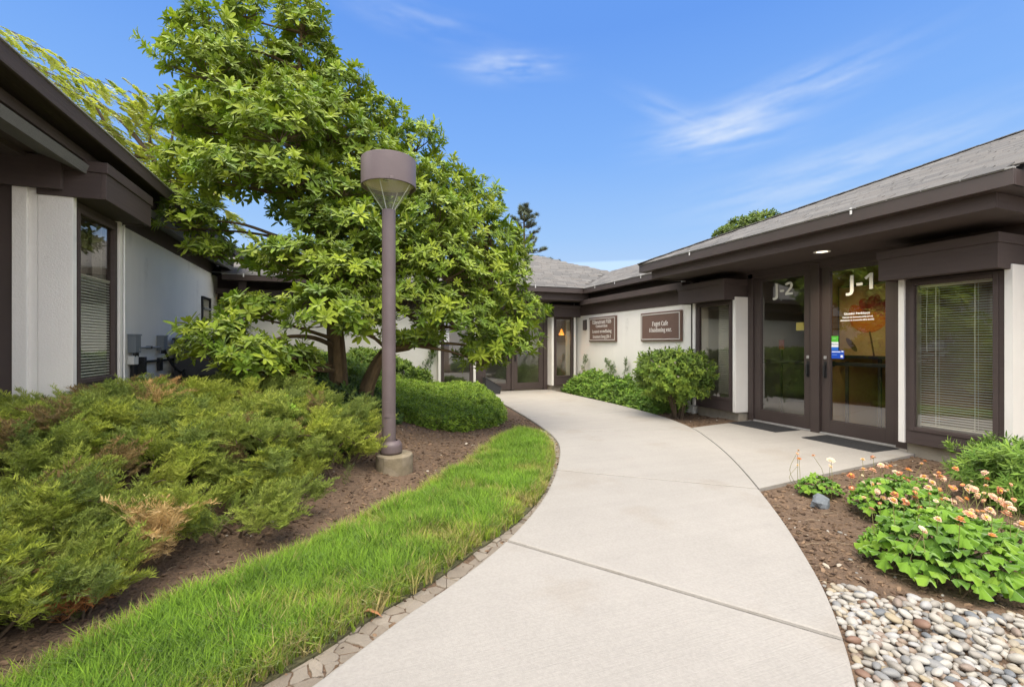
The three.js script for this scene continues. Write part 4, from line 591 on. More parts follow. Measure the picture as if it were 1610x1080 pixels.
// -- spreading juniper on the bank
const juniperEdge = smooth([[-2.3, -2.15], [-1.7, -2.35], [-1.33, -2.62], [-1.1, -2.82], [-0.9, -3.05], [-0.72, -3.27], [-0.42, -3.6], [-0.12, -4.05], [0.12, -4.5], [0.28, -4.95], [0.28, -5.35], [0.1, -5.9], [-0.35, -6.3], [-0.9, -6.6], [-1.5, -7.0], [-2.1, -7.3]], 80);
const juniperPoly = [...juniperEdge, [-2.5, -7.3], [-2.45, -5.3], [-2.3, -5.2]];
const juniperHeight = (x, z) => { const e = segDist(juniperEdge, x, z); const lump = fbm(x * 2.1 + 3, z * 2.1, 611, 2), fine = fbm(x * 5.2, z * 5.2 + 7, 613, 2); return sstep(0, 0.38, e) * (0.10 + 0.36 * lump + 0.16 * (fine - 0.4)) + 0.03; };
const sprays = [0, 1, 2, 3].map((k) => {
  const T = new Tris(), r = rng(110 + k), n = 13, L = 0.24;
  for (let i = 0; i < n; i++) for (const s of [-1, 1]) {
    const t = (i + 0.3) / n, b = V3(t * L, 0.05 * Math.sin(t * 2.6) + (r() - 0.5) * 0.012, (r() - 0.5) * 0.012), bl = (0.078 - 0.05 * t) * (0.7 + r() * 0.5), d = V3(0.72, 0.25 + (r() - 0.5) * 0.7, s * 0.8).normalize();
    for (let j = 0; j < 4; j++) { const q = b.clone().addScaledVector(d, bl * (j + 0.2) / 4), e = d.clone().add(V3((r() - 0.5) * 1.2, (r() - 0.2) * 1.0, (r() - 0.5) * 1.2)).normalize(), w = V3(r() - 0.5, r() - 0.5, r() - 0.5).normalize().multiplyScalar(0.0042); T.tri(q.clone().sub(w).toArray(), q.clone().add(w).toArray(), q.clone().addScaledVector(e, 0.026 + r() * 0.014).toArray()); }
    const w = V3(0, 0.0025, 0.0022); T.tri(b.clone().sub(w).toArray(), b.clone().add(w).toArray(), b.clone().addScaledVector(d, bl).toArray());
  }
  T.tri([0, -0.003, 0], [0, 0.003, 0], [L * 0.9, 0.03, 0]);
  return T.geo();
});
const sprayMatrix = (R, p, az, el, s) => new THREE.Matrix4().compose(p, new THREE.Quaternion().setFromEuler(new THREE.Euler((R() - 0.5) * 0.9, az, el, 'YZX')), V3(s, s, s));
{
  const R = rng(4004), list = [], stems = [], bare = thing('juniper_bed', 'spreading green juniper covering the bank before the left wing', 'ground cover', [0, 0, 0], 0, null, 'stuff');
  const mat = leafMat({ transmission: 0.25 });
  // arching plumes: a bough leaves the ground, climbs and nods, and carries sprays along its outer half
  for (let i = 0, n = 0; i < 4000 && n < 560; i++) {
    const x = mix(-2.5, 0.3, R()), z = mix(-7.3, -2.3, R()); if (!inside(juniperPoly, x, z)) continue;
    if (fbm(x * 2.6 + 11, z * 2.6, 617, 3) > 0.57) continue;
    const e = segDist(juniperEdge, x, z); if (e < 0.1) continue; n++;
    const az = -0.9 + (R() - 0.5) * 4.2, L = (0.30 + 0.34 * R()) * (0.65 + 0.35 * sstep(0.1, 0.5, e)), H = (0.12 + 0.21 * R()) * sstep(-0.25, 0.5, e) * (0.65 + 0.75 * fbm(x * 1.6, z * 1.6 + 9, 619, 2)), g = groundAt(x, z);
    const dx = Math.cos(az), dz = -Math.sin(az), q = [V3(x, g - 0.01, z), V3(x + dx * L * 0.3, g + H * 0.75, z + dz * L * 0.3), V3(x + dx * L * 0.7, g + H * 1.05, z + dz * L * 0.7), V3(x + dx * L, g + H * 0.92, z + dz * L)], c = new THREE.CatmullRomCurve3(q);
    if (q[3].x < -2.28 && q[3].z < -5.1 && q[3].z > -6.5) continue;
    stems.push(limb(q, 0.011, 0.003, 8, 5));
    const kin = R(), dry = R() < 0.07, lo = dry ? [0.22, 0.16, 0.06] : [mix(0.135, 0.29, kin), mix(0.20, 0.36, kin), 0.03], hi = dry ? [0.3, 0.2, 0.07] : [mix(0.26, 0.50, kin), mix(0.33, 0.54, kin), 0.07];
    const m = 16 + Math.round(18 * L / 0.6);
    for (let j = 0; j < m; j++) { const t = 0.22 + 0.78 * Math.pow(R(), 0.75), p = c.getPoint(t), w = 0.10 * (1.15 - t); p.add(V3((R() - 0.5) * w * 2, (R() - 0.55) * 0.07, (R() - 0.5) * w * 2)); list.push([sprayMatrix(R, p, az + (R() - 0.5) * 2.2, 0.15 + R() * 1.0, 0.42 + R() * 0.42), tint(R, lo, hi, 0.2)]); }
  }
  // ragged lower growth between the plumes, its green darkened to read as shaded gaps
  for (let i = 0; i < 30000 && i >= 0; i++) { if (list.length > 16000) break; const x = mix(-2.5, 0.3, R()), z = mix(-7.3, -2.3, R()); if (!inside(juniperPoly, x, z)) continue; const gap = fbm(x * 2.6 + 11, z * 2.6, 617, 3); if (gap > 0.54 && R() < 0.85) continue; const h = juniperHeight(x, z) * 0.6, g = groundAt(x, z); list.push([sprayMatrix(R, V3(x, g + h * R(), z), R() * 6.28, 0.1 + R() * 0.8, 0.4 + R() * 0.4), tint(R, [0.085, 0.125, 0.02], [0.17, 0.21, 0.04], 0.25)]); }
  scatter('foliage', sprays, mat, list, bare); mesh('stems', stems, M.twig, bare).userData.kind = 'stuff';
  // dead sprays caught in the green
  const dead = (name, label, x, z, r, n, a, b, lift, squash = 0.5) => {
    const t = thing(name, label, 'dead branch', [x, groundAt(x, z) + juniperHeight(x, z) * lift, z]), L = [], st = [];
    for (let i = 0; i < n; i++) { const az = R() * 6.28, p = V3((R() - 0.5) * 2 * r, R() * r * squash, (R() - 0.5) * 2 * r); L.push([sprayMatrix(R, p, az, 0.1 + R() * 0.9, 0.5 + R() * 0.5), tint(R, a, b, 0.2)]); if (i % 4 === 0) st.push(limb([p.clone().multiplyScalar(0.3).add(V3(0, -0.03, 0)), p.clone().multiplyScalar(0.8), p.clone().add(V3(Math.cos(az) * 0.12, 0.05, -Math.sin(az) * 0.12))], 0.006, 0.002, 4, 4)); }
    scatter('sprays', sprays, leafMat({ transmission: 0.3 }), L, t); mesh('stems', st, M.twig, t).userData.kind = 'stuff';
  };
  dead('dead_juniper_branch', 'straw-coloured dead branch standing in the near juniper', -0.98, -3.14, 0.085, 50, [0.62, 0.42, 0.17], [0.75, 0.55, 0.25], 0.85, 2.4);
  dead('dead_juniper_branch', 'rust-brown dead branch low at the juniper front edge', -1.18, -2.8, 0.09, 22, [0.36, 0.14, 0.04], [0.46, 0.2, 0.06], 0.3, 1.0);
  dead('dead_juniper_branch', 'large tan dead clump at the back of the juniper near the cables', -1.75, -5.75, 0.15, 60, [0.50, 0.30, 0.11], [0.66, 0.42, 0.17], 0.6, 1.2);
  dead('dead_juniper_branch', 'long rusty brown dead patch under the tree', -0.75, -6.3, 0.34, 120, [0.20, 0.10, 0.03], [0.30, 0.15, 0.04], 0.75, 0.5);
  dead('dead_juniper_branch', 'small straw-coloured tip in the middle of the juniper', -1.42, -4.6, 0.07, 14, [0.5, 0.34, 0.12], [0.62, 0.42, 0.16], 1.5, 1);
}
// -- small-leaved sprigs for low shrubs
const sprigs = (seed, n, len, w) => [0, 1, 2].map((k) => { const T = new Tris(), r = rng(seed + k); for (let i = 0; i < n; i++) { const t = i / n, a = i * 2.4 + r(), e = 0.1 + r() * 0.9; leaf(T, V3((r() - 0.5) * 0.02, t * 0.12, (r() - 0.5) * 0.02), V3(Math.cos(a) * Math.cos(e), Math.sin(e), Math.sin(a) * Math.cos(e)), UP, len * (0.7 + r() * 0.6), w, 0.2, 0.2, 0.5); } return T.geo(); });
const fineSprig = sprigs(130, 15, 0.042, 0.02), shrubSprig = sprigs(140, 14, 0.062, 0.032);
function mass(name, label, seed, poly, bbox, n, height, geos, a, b, edge, cat = 'ground cover') {
  const R = rng(seed), t = thing(name, label, cat, [0, 0, 0], 0, null, 'stuff'), list = [], st = [], line = [...poly, poly[0]];
  for (let i = 0; i < n * 4 && list.length < n; i++) { const x = mix(bbox[0], bbox[1], R()), z = mix(bbox[2], bbox[3], R()); if (!inside(poly, x, z)) continue; const e = segDist(line, x, z), h = height(x, z) * sstep(-edge * 0.35, edge, e), g = Math.max(groundAt(x, z), -0.04), y = g + h * (R() < 0.68 ? 0.9 + 0.14 * R() : Math.pow(R(), 0.6)); list.push([place(V3(x, y - 0.09, z), V3((R() - 0.5) * 1.1, 1, (R() - 0.5) * 1.1 + 0.15), R() * 6.28, 0.75 + R() * 0.6), tint(R, a, b, 0.25)]); if (i % 14 === 0) st.push(limb([[x + (R() - 0.5) * 0.1, g - 0.02, z], [x, g + h * 0.5, z], [x + (R() - 0.5) * 0.1, y, z]], 0.006, 0.003, 3, 4)); }
  scatter('foliage', geos, leafMat({ transmission: 0.3 }), list, t); mesh('stems', st, M.twig, t).userData.kind = 'stuff'; return t;
}
mass('groundcover_hedge', 'low clipped green hedge beside the walk right of the lamp post', 5005, smooth([[0.45, -7.4], [0.75, -7.2], [1.1, -6.85], [1.45, -6.68], [1.9, -6.72], [2.35, -6.95], [2.62, -7.4], [2.85, -8.05], [3.0, -9.0], [3.15, -10.2], [3.2, -10.9]], 40).concat([[2.2, -11.2], [1.0, -10.6], [0.4, -9]]), [0.3, 3.25, -11.2, -6.6], 14000, (x, z) => 0.08 + 0.17 * fbm(x * 3, z * 3, 631, 3) + 0.16 * sstep(-7.5, -10.5, z), fineSprig, [0.14, 0.26, 0.016], [0.30, 0.42, 0.03], 0.07);
mass('shrub_bed', 'loose light green shrubs along the white wall behind the tree', 5006, [[-1.9, -11.5], [2.2, -11.5], [2.1, -10.9], [1.0, -10.4], [0.3, -8.6], [-0.6, -8.2], [-1.5, -9.5]], [-1.9, 2.2, -11.5, -8.2], 6500, (x, z) => 0.30 + 0.42 * fbm(x * 1.7, z * 1.7, 633, 3) + 0.15 * sstep(-9.5, -11, z), shrubSprig, [0.11, 0.21, 0.02], [0.25, 0.35, 0.04], 0.2, 'shrubs');
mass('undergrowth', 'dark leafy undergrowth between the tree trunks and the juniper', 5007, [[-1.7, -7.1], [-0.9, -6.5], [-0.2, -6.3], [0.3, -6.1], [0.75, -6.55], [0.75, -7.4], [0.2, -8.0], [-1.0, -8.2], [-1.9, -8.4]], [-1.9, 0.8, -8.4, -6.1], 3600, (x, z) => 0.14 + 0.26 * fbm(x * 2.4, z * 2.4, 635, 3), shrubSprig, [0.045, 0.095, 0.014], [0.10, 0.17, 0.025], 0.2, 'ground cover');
mass('low_shrubs', 'bright green low shrubs along the sign wall', 5008, smooth([[5.62, -11.1], [5.64, -10], [5.62, -8.8], [5.56, -7.7], [5.5, -7.1]], 24).concat([[5.9, -6.95], [6.22, -7.05], [6.22, -11.1]]), [5.4, 6.25, -11.2, -6.9], 7600, (x, z) => (0.10 + 0.62 * fbm(x * 3.2 + 1, z * 2.3, 637, 3)) * mix(0.75, 1.3, sstep(5.6, 6.15, x)), shrubSprig, [0.11, 0.24, 0.02], [0.25, 0.38, 0.04], 0.13, 'shrubs');
// -- climbing shoots on the white walls
function vine(label, pts, spread, n, seed) {
  const R = rng(seed), p0 = pts[0], v = thing('climbing_vine', label, 'vine', p0), q = pts.map((p) => V3(p[0] - p0[0], p[1] - p0[1], p[2] - p0[2])); mesh('stem', limb(q, 0.009, 0.003, 14, 5), M.twig, v);
  const c = new THREE.CatmullRomCurve3(q), L = []; for (let i = 0; i < n; i++) { const t = R(), p = c.getPoint(t).add(V3((R() - 0.5), (R() - 0.5) * 0.5, (R() - 0.5)).multiplyScalar(spread * (1.15 - t))); L.push([place(p, V3(R() - 0.5, 0.8, R() - 0.3), R() * 6, 0.5 + R() * 0.45), tint(R, [0.06, 0.13, 0.016], [0.12, 0.20, 0.025], 0.2)]); } scatter('leaves', fineSprig, leafMat({ transmission: 0.3 }), L, v);
}
vine('leafy vine climbing the corner of the white wall left of the far bay', [[1.85, 0.15, -11.4], [1.95, 0.6, -11.5], [2.15, 0.95, -11.52], [2.2, 1.35, -11.53]], 0.36, 150, 71);
vine('thin dark vine shoot by the far bay window', [[6.1, 0.3, -10.85], [6.15, 0.7, -10.8], [6.2, 0.95, -10.85]], 0.16, 40, 72);
vine('drooping vine spray below the four-line sign', [[6.1, 0.3, -9.5], [6.18, 0.68, -9.6], [6.2, 0.86, -9.9]], 0.3, 60, 73);
vine('short dark shoot between the two brown signs', [[6.12, 0.4, -9.0], [6.2, 0.7, -9.0], [6.22, 0.92, -9.02]], 0.08, 22, 74);
vine('tufted vine tip below the wide sign', [[6.1, 0.4, -8.3], [6.16, 0.65, -8.35], [6.2, 0.85, -8.5]], 0.24, 50, 75);
// -- rounded shrub by the window of J-2
function bush(name, label, c, r, n, geos, a, b, seed, base, blossom) {
  const R = rng(seed), s = thing(name, label, 'shrub', base), L = [], st = [];
  for (let i = 0; i < 16; i++) { const A = R() * 6.28; st.push(limb([[Math.cos(A) * 0.06, -0.05, Math.sin(A) * 0.06], [Math.cos(A) * r[0] * 0.35, c[1] * 0.5, Math.sin(A) * r[2] * 0.35], [Math.cos(A) * r[0] * 0.7 + c[0], c[1] + (R() - 0.3) * r[1] * 0.8, Math.sin(A) * r[2] * 0.7 + c[2]]], 0.011, 0.004, 8, 5)); }
  for (let i = 0; i < n; i++) { const d = V3(R() - 0.5, R() - 0.5, R() - 0.5).normalize(), lump = 0.55 + 0.95 * fbm(d.x * 3.4 + 5, d.y * 3.4 + d.z * 3.4 + 8, seed, 3), k = lump * (0.45 + 0.6 * Math.pow(R(), 0.5)); L.push([place(V3(c[0] + d.x * r[0] * k, c[1] + d.y * r[1] * k, c[2] + d.z * r[2] * k), d.clone().add(V3((R() - 0.5) * 0.8, 0.5, (R() - 0.5) * 0.8)), R() * 6, 0.7 + R() * 0.5), tint(R, a, b, 0.25)]); }
  mesh('stems', st, M.twig, s).userData.kind = 'stuff'; scatter('foliage', geos, leafMat({ transmission: 0.22 }), L, s);
  if (blossom) { const B = []; for (let i = 0; i < blossom; i++) { const d = V3(R() - 0.6, R() * 0.8, R() - 0.3).normalize(); B.push([place(V3(c[0] + d.x * r[0], c[1] + d.y * r[1], c[2] + d.z * r[2]), d, R() * 6, 0.35 + R() * 0.3), tint(R, [0.55, 0.48, 0.38], [0.66, 0.6, 0.5], 0.1)]); } scatter('faded_blossom', fineSprig, leafMat({ transmission: 0.3 }), B, s); }
}
bush('rounded_shrub', 'rounded green shrub with bare stems in front of the J-2 window', [-0.05, 0.78, 0], [0.56, 0.36, 0.46], 1500, shrubSprig, [0.10, 0.185, 0.02], [0.24, 0.33, 0.035], 6001, [5.62, -0.03, -6.55], 26);
const yewSprig = [0, 1, 2].map((k) => { const T = new Tris(), r = rng(150 + k); for (let i = 0; i < 12; i++) { const a = i * 2.4, e = 0.35 + r() * 0.6; leaf(T, V3(0, i * 0.006, 0), V3(Math.cos(a) * Math.cos(e), Math.sin(e), Math.sin(a) * Math.cos(e)), UP, 0.06 + r() * 0.03, 0.014, 0.15, 0.15, 0.5); } return T.geo(); });
bush('evergreen_shrub', 'glossy dark-based green shrub at the right edge by the bay window', [0, 0.24, 0], [0.42, 0.24, 0.42], 1100, yewSprig, [0.10, 0.21, 0.025], [0.22, 0.34, 0.045], 6002, [5.32, -0.04, -1.98]);
bush('leafy_weed', 'tall bright leafy weed growing up through the juniper', [0, 0.28, 0], [0.11, 0.2, 0.1], 70, shrubSprig, [0.14, 0.27, 0.02], [0.25, 0.4, 0.03], 6003, [-0.5, groundAt(-0.5, -4.6), -4.6]);
bush('leafy_weed', 'smaller bright weed at the juniper edge near the lamp post', [0, 0.2, 0], [0.1, 0.14, 0.1], 50, shrubSprig, [0.14, 0.27, 0.02], [0.25, 0.4, 0.03], 6004, [-0.02, groundAt(-0.02, -5.1), -5.1]);
// -- trees outside the frame, behind the left wing, that the doors and windows mirror
for (const [x, z, lab, sd] of [[-9.6, -9.6, 'full green tree behind the left wing, mirrored in the window by J-1', 1], [-9.4, -13.6, 'full green tree behind the left wing, mirrored in door J-1', 2], [-7.2, -17.2, 'full green tree behind the left wing, mirrored in door J-2', 3]]) {
  const R = rng(300 + sd), t = thing('broadleaf_tree', lab, 'tree', [x, 0, z], 0, 'trees behind the left wing'), top = sd === 3 ? 6.6 : 8.2, L = [];
  mesh('trunk', limb([[0, -0.1, 0], [0.1, 2, 0], [0, 4.2, 0]], 0.22, 0.1, 10, 8), M.barkDark, t);
  const wh = [0, 1].map((k) => { const T = new Tris(), r = rng(95 + k); for (let i = 0; i < 10; i++) { const a = r() * 6.28, e = r() * 1.3; leaf(T, V3((r() - 0.5) * 0.2, (r() - 0.5) * 0.2, (r() - 0.5) * 0.2), V3(Math.cos(a) * Math.cos(e), Math.sin(e), Math.sin(a) * Math.cos(e)), UP, 0.24, 0.14, 0.2); } return T.geo(); });
  const bl = []; for (let k = 0; k < 22; k++) { const a = R() * 6.28, q = Math.sqrt(R()) * 1.7, y = mix(1.9, top - 0.6, R()), c = V3(Math.cos(a) * q, y, Math.sin(a) * q); bl.push(limb([[0, Math.min(y, 4) - 0.4, 0], c.clone().multiplyScalar(0.5).add(V3(0, y * 0.5 - 0.2, 0)), c], 0.06, 0.02, 6, 5)); for (let i = 0; i < 70; i++) { const d = V3(R() - 0.5, R() - 0.5, R() - 0.5).normalize(); L.push([place(c.clone().add(d.clone().multiply(V3(0.95, 0.6, 0.95)).multiplyScalar(0.6 + R() * 0.5)), d.add(V3(0, 0.7, 0)), R() * 6, 0.8 + R() * 0.6), tint(R, [0.13, 0.22, 0.02], [0.26, 0.34, 0.035], 0.2)]); } }
  mesh('boughs', bl, M.barkDark, t).userData.kind = 'stuff'; scatter('crown', wh, leafMat(), L, t);
}

// ---------- grass strip between the bed and the walk ----------
const grassLeft = [[-2.6, -1.75], [-1.75, -2.02], [-1.2, -2.3], [-1.06, -2.42], [-0.93, -2.61], [-0.73, -2.79], [-0.47, -2.97], [-0.15, -3.26], [0.29, -3.71], [0.6, -4.05], [0.97, -4.5], [1.4, -5.05], [1.85, -5.65], [2.2, -6.15], [2.48, -6.42]], grassRight = [[2.68, -6.1], [2.65, -5.7], [2.53, -5.25], [2.17, -4.5], [1.63, -3.60], [1.13, -3.05], [0.77, -2.76], [0.5, -2.53], [0.16, -2.3], [-0.13, -2.08], [-0.4, -1.92], [-0.75, -1.7], [-1.4, -1.38], [-2.5, -1.12]];
const grassPoly = [...smooth(grassLeft, 60), ...smooth(grassRight, 60)];
{
  const R = rng(7007), lawn = thing('grass_strip', 'bright green grass strip curving along the walkway', 'grass', [0, 0, 0], 0, null, 'stuff');
  const tufts = [0, 1, 2, 3].map((k) => { const T = new Tris(), r = rng(170 + k); for (let i = 0; i < 9; i++) { const a = r() * 6.28, h = 0.055 + r() * 0.06, ln = (0.2 + r() * 0.7) * h, bx0 = (r() - 0.5) * 0.03, bz = (r() - 0.5) * 0.03, w = 0.0016 + r() * 0.0012, sx = -Math.sin(a) * w, sz = Math.cos(a) * w, at = (t) => [bx0 + Math.cos(a) * ln * t * t, h * (t - 0.22 * t * t * ln / h), bz + Math.sin(a) * ln * t * t]; const p0 = at(0), p1 = at(0.5), p2 = at(1), o = (p, s, k2 = 1) => [p[0] + sx * s * k2, p[1], p[2] + sz * s * k2]; T.tri(o(p0, -1), o(p0, 1), o(p1, 1, 0.85)); T.tri(o(p0, -1), o(p1, 1, 0.85), o(p1, -1, 0.85)); T.tri(o(p1, -1, 0.85), o(p1, 1, 0.85), p2); } return T.geo(); });
  const list = [], line = [...grassPoly, grassPoly[0]];
  for (let i = 0; i < 200000 && list.length < 30000; i++) {
    const x = mix(-2.6, 2.75, R()), z = mix(-6.5, -1.1, R()); if (!inside(grassPoly, x, z)) continue;
    const e = segDist(line, x, z); if (e < 0.1 && R() > 0.25 + e * 7) continue;
    const bare = fbm(x * 2.4 + 3, z * 2.4, 641, 3), spot = Math.exp(-(((x - 0.6) / 0.17) ** 2 + ((z + 2.96) / 0.13) ** 2)) + 0.9 * Math.exp(-(((x - 1.38) / 0.2) ** 2 + ((z + 3.42) / 0.14) ** 2)) + 0.5 * Math.exp(-(((x + 0.1) / 0.2) ** 2 + ((z + 2.4) / 0.1) ** 2)); if (R() < spot * 0.72) continue;
    const yl = clamp(sstep(0.60, 0.72, bare) * 0.5 + spot * 0.9 + (1 - sstep(0.02, 0.16, e)) * 0.55), dead = R() < yl * 0.65 + 0.025;
    const s = (0.75 + R() * 0.6) * (1 - 0.3 * yl) * (0.85 + 0.4 * fbm(x * 5, z * 5, 643, 2));
    list.push([new THREE.Matrix4().compose(V3(x, groundAt(x, z) + 0.012, z), new THREE.Quaternion().setFromEuler(new THREE.Euler((R() - 0.5) * 0.5, R() * 6.28, (R() - 0.5) * 0.5)), V3(s, s, s)), dead ? tint(R, [0.36, 0.31, 0.09], [0.48, 0.40, 0.16], 0.2) : tint(R, [mix(0.115, 0.20, yl), mix(0.235, 0.26, yl), 0.012], [mix(0.26, 0.34, yl), mix(0.43, 0.40, yl), 0.028], 0.2).multiplyScalar(0.8 + 0.42 * fbm(x * 3 + 9, z * 3, 647, 3))]);
  }
  scatter('blades', tufts, leafMat({ transmission: 0.35 }), list, lawn);
  const g = plate(grassPoly, -0.03, -0.012); // turf the blades stand in
  { const p = g.attributes.position; for (let i = 0; i < p.count; i++) p.setY(i, p.getY(i) - 0.002); }
  mesh('turf', g, std({ roughness: 1, map: tex(256, (u, v) => { const n = fbm(u * 16, v * 16, 645, 4, 16); return shade([0.09, 0.085, 0.035], 0.55 + 0.8 * n); }, 0.5), bumpMap: soilB, bumpScale: 0.02 }), lawn);
}
// cracked dry soil between grass and concrete: plates with real gaps
{
  const R = rng(8008), strip = thing('dry_soil_strip', 'cracked dry soil along the inner edge of the walkway', null, [0, 0, 0], 0, null, 'structure');
  const seeds = [];
  for (let i = 20; i < 118; i++) { const [x, z] = walkLeft[i], [a, b] = walkLeft[i + 1], tx = a - x, tz = b - z, l = Math.hypot(tx, tz); for (let s = 0; s < l; s += 0.05) for (let k = -1; k < 4; k++) { const d = 0.03 + k * 0.075 + (R() - 0.5) * 0.05, u = s + (R() - 0.5) * 0.06, p = [x + tx / l * u + tz / l * d, z + tz / l * u - tx / l * d]; if (seeds.every((q) => Math.hypot(q[0] - p[0], q[1] - p[1]) > 0.026 + 0.075 * hash(i >> 2, k, 9))) seeds.push(p); } }
  const tops = [M.dry, std({ ...{ roughness: 0.95, bumpMap: grainT, bumpScale: 0.006, map: M.dry.map }, color: lin(0.92, 0.92, 0.92) }), std({ roughness: 0.95, bumpMap: grainT, bumpScale: 0.006, map: M.dry.map, color: lin(0.82, 0.8, 0.78) })];
  let made = 0; const rest = [];
  seeds.forEach(([x, z], i) => {
    if (inside(outline, x, z) && segDist(closed, x, z) > 0.06) return;
    let poly = [[-0.12, -0.12], [0.12, -0.12], [0.12, 0.12], [-0.12, 0.12]].map(([a, b]) => [x + a, z + b]);
    for (const [sx, sz] of seeds) { const nx = sx - x, nz = sz - z, dd = Math.hypot(nx, nz); if (dd < 1e-6 || dd > 0.3) continue; const c = dd / 2 - (0.0008 + 0.0032 * hash(i, 3, 4)), out = []; for (let k = 0; k < poly.length; k++) { const A = poly[k], B = poly[(k + 1) % poly.length], da = ((A[0] - x) * nx + (A[1] - z) * nz) / dd - c, db = ((B[0] - x) * nx + (B[1] - z) * nz) / dd - c; if (da <= 0) out.push(A); if ((da < 0) !== (db < 0)) { const t = da / (da - db); out.push([A[0] + (B[0] - A[0]) * t, A[1] + (B[1] - A[1]) * t]); } } poly = out; if (poly.length < 3) break; }
    if (poly.length < 3) return; const y = -0.020 - 0.010 * R();
    { const out = []; poly.forEach((A, k) => { const B = poly[(k + 1) % poly.length], L = Math.hypot(B[0] - A[0], B[1] - A[1]); out.push(A); if (L > 0.025) for (const t of [0.33, 0.66]) { const mx = mix(A[0], B[0], t), mz = mix(A[1], B[1], t), w = (fbm(mx * 60, mz * 60, 811, 2) - 0.5) * 0.016; out.push([mx + (B[1] - A[1]) / L * w, mz - (B[0] - A[0]) / L * w]); } }); poly = out; }
    const g = plate(poly, y - 0.03, y, 0.003); g.rotateX(0); const m = tops[Math.floor(R() * 3)];
    if (made < 290) { mesh('soil_plate', g, m, strip); made++; } else rest.push(g);
  });
  if (rest.length) mesh('soil_crumbs', rest, M.dry, strip).userData.kind = 'stuff';
}
// ---------- mulch chips, crumbs and litter on the soil ----------
{
  const R = rng(9009), t = thing('bark_mulch', 'brown bark chips and crumbs scattered over the beds', 'mulch', [0, 0, 0], 0, null, 'stuff'), list = [];
  const chip = [0, 1, 2, 3].map((k) => { const g = flat(new THREE.IcosahedronGeometry(0.5, 0)), p = g.attributes.position, r = rng(180 + k), s = [1, 0.28 + r() * 0.2, 0.35 + r() * 0.4]; for (let i = 0; i < p.count; i++) { const j = 1 + 0.35 * (hash(Math.round(p.getX(i) * 99), Math.round(p.getY(i) * 99 + p.getZ(i) * 57), k) - 0.5); p.setXYZ(i, p.getX(i) * s[0] * j, p.getY(i) * s[1] * j, p.getZ(i) * s[2] * j); } g.computeVertexNormals(); return g; });
  for (let i = 0; i < 120000 && list.length < 26000; i++) {
    const right = R() < 0.4, x = right ? mix(2.1, 6.3, R()) : mix(-2.6, 3.3, R()), z = right ? mix(-7.1, -0.3, R()) : mix(-7.6, -1.7, R()); if (inside(outline, x, z)) continue; if (inside(grassPoly, x, z)) continue; if (!right && inside(juniperPoly, x, z) && segDist(juniperEdge, x, z) > 0.5) continue;
    const near = Math.hypot(x, z); if (R() > 5 / near) continue; if (!right && z > -6 && leftOf(x, z) < 0.2 && R() < 0.85) continue;
    const s = Math.pow(R(), 3) * 0.05 + 0.007; list.push([new THREE.Matrix4().compose(V3(x, groundAt(x, z) + s * 0.1, z), new THREE.Quaternion().setFromEuler(new THREE.Euler((R() - 0.5) * 0.9, R() * 6.28, (R() - 0.5) * 0.9)), V3(s, s, s)), R() < 0.012 ? tint(R, [0.36, 0.31, 0.24], [0.5, 0.45, 0.37]) : tint(R, [0.068, 0.041, 0.025], [0.205, 0.135, 0.082], 0.3)]);
  }
  scatter('chips', chip, std({ roughness: 0.95 }), list, t);
  // thin dry twigs and needles
  const tw = []; for (let i = 0; i < 420; i++) { const right = R() < 0.35, x = right ? mix(2.5, 5.8, R()) : mix(-1.6, 2.6, R()), z = right ? mix(-3, -0.9, R()) : mix(-6.4, -2.2, R()); if (inside(outline, x, z) || inside(grassPoly, x, z)) continue; const a = R() * 6.28, L = 0.03 + R() * R() * 0.2, y = groundAt(x, z) + 0.008; tw.push(limb([[x, y, z], [x + Math.cos(a) * L * 0.5 + (R() - 0.5) * 0.02, y + 0.008 * R() + 0.004, z + Math.sin(a) * L * 0.5], [x + Math.cos(a) * L, y + 0.004, z + Math.sin(a) * L]], 0.0018, 0.001, 4, 4)); }
  mesh('twigs', tw, std({ color: lin(0.33, 0.26, 0.17), roughness: 0.9 }), t).userData.kind = 'stuff';
}
// ---------- river pebbles ----------
const pebbleShapes = [0, 1, 2, 3, 4, 5, 6, 7].map((k) => { const g = new THREE.IcosahedronGeometry(0.5, 2), p = g.attributes.position, r = rng(190 + k), s = [1, 0.42 + r() * 0.22, 0.58 + r() * 0.22], o = r() * 50; for (let i = 0; i < p.count; i++) { const x = p.getX(i), y = p.getY(i), z = p.getZ(i), j = 1 + 0.30 * (fbm(x * 2.4 + o, y * 2.4 + z * 1.9 + o, 200 + k, 2) - 0.5) + 0.14 * x * (k % 2 ? 1 : -1); p.setXYZ(i, x * s[0] * j, y * s[1] * j, z * s[2] * j); } g.deleteAttribute('uv'); g.deleteAttribute('normal'); const q = toCreasedNormals(g, 3.2); return uvBox(q); });
const pebbleMats = [[0.66, 0.62, 0.54], [0.72, 0.69, 0.62], [0.56, 0.49, 0.37], [0.60, 0.50, 0.33], [0.40, 0.40, 0.39], [0.28, 0.30, 0.32], [0.46, 0.36, 0.29], [0.36, 0.21, 0.14], [0.66, 0.65, 0.63], [0.52, 0.48, 0.42]].map((c, k) => std({ roughness: 0.62, map: tex(128, (u, v) => { const n = fbm(u * 5, v * 5, 700 + k, 4, 5), b = fbm(u * 3, v * 22, 720 + k, 3, 3, 22), sp = hash(Math.floor(u * 128), Math.floor(v * 128), 740 + k); return shade(c, 0.44 + 0.22 * n + 0.14 * (b - 0.5) + 0.10 * (sp - 0.5)); }, 0.06) }));
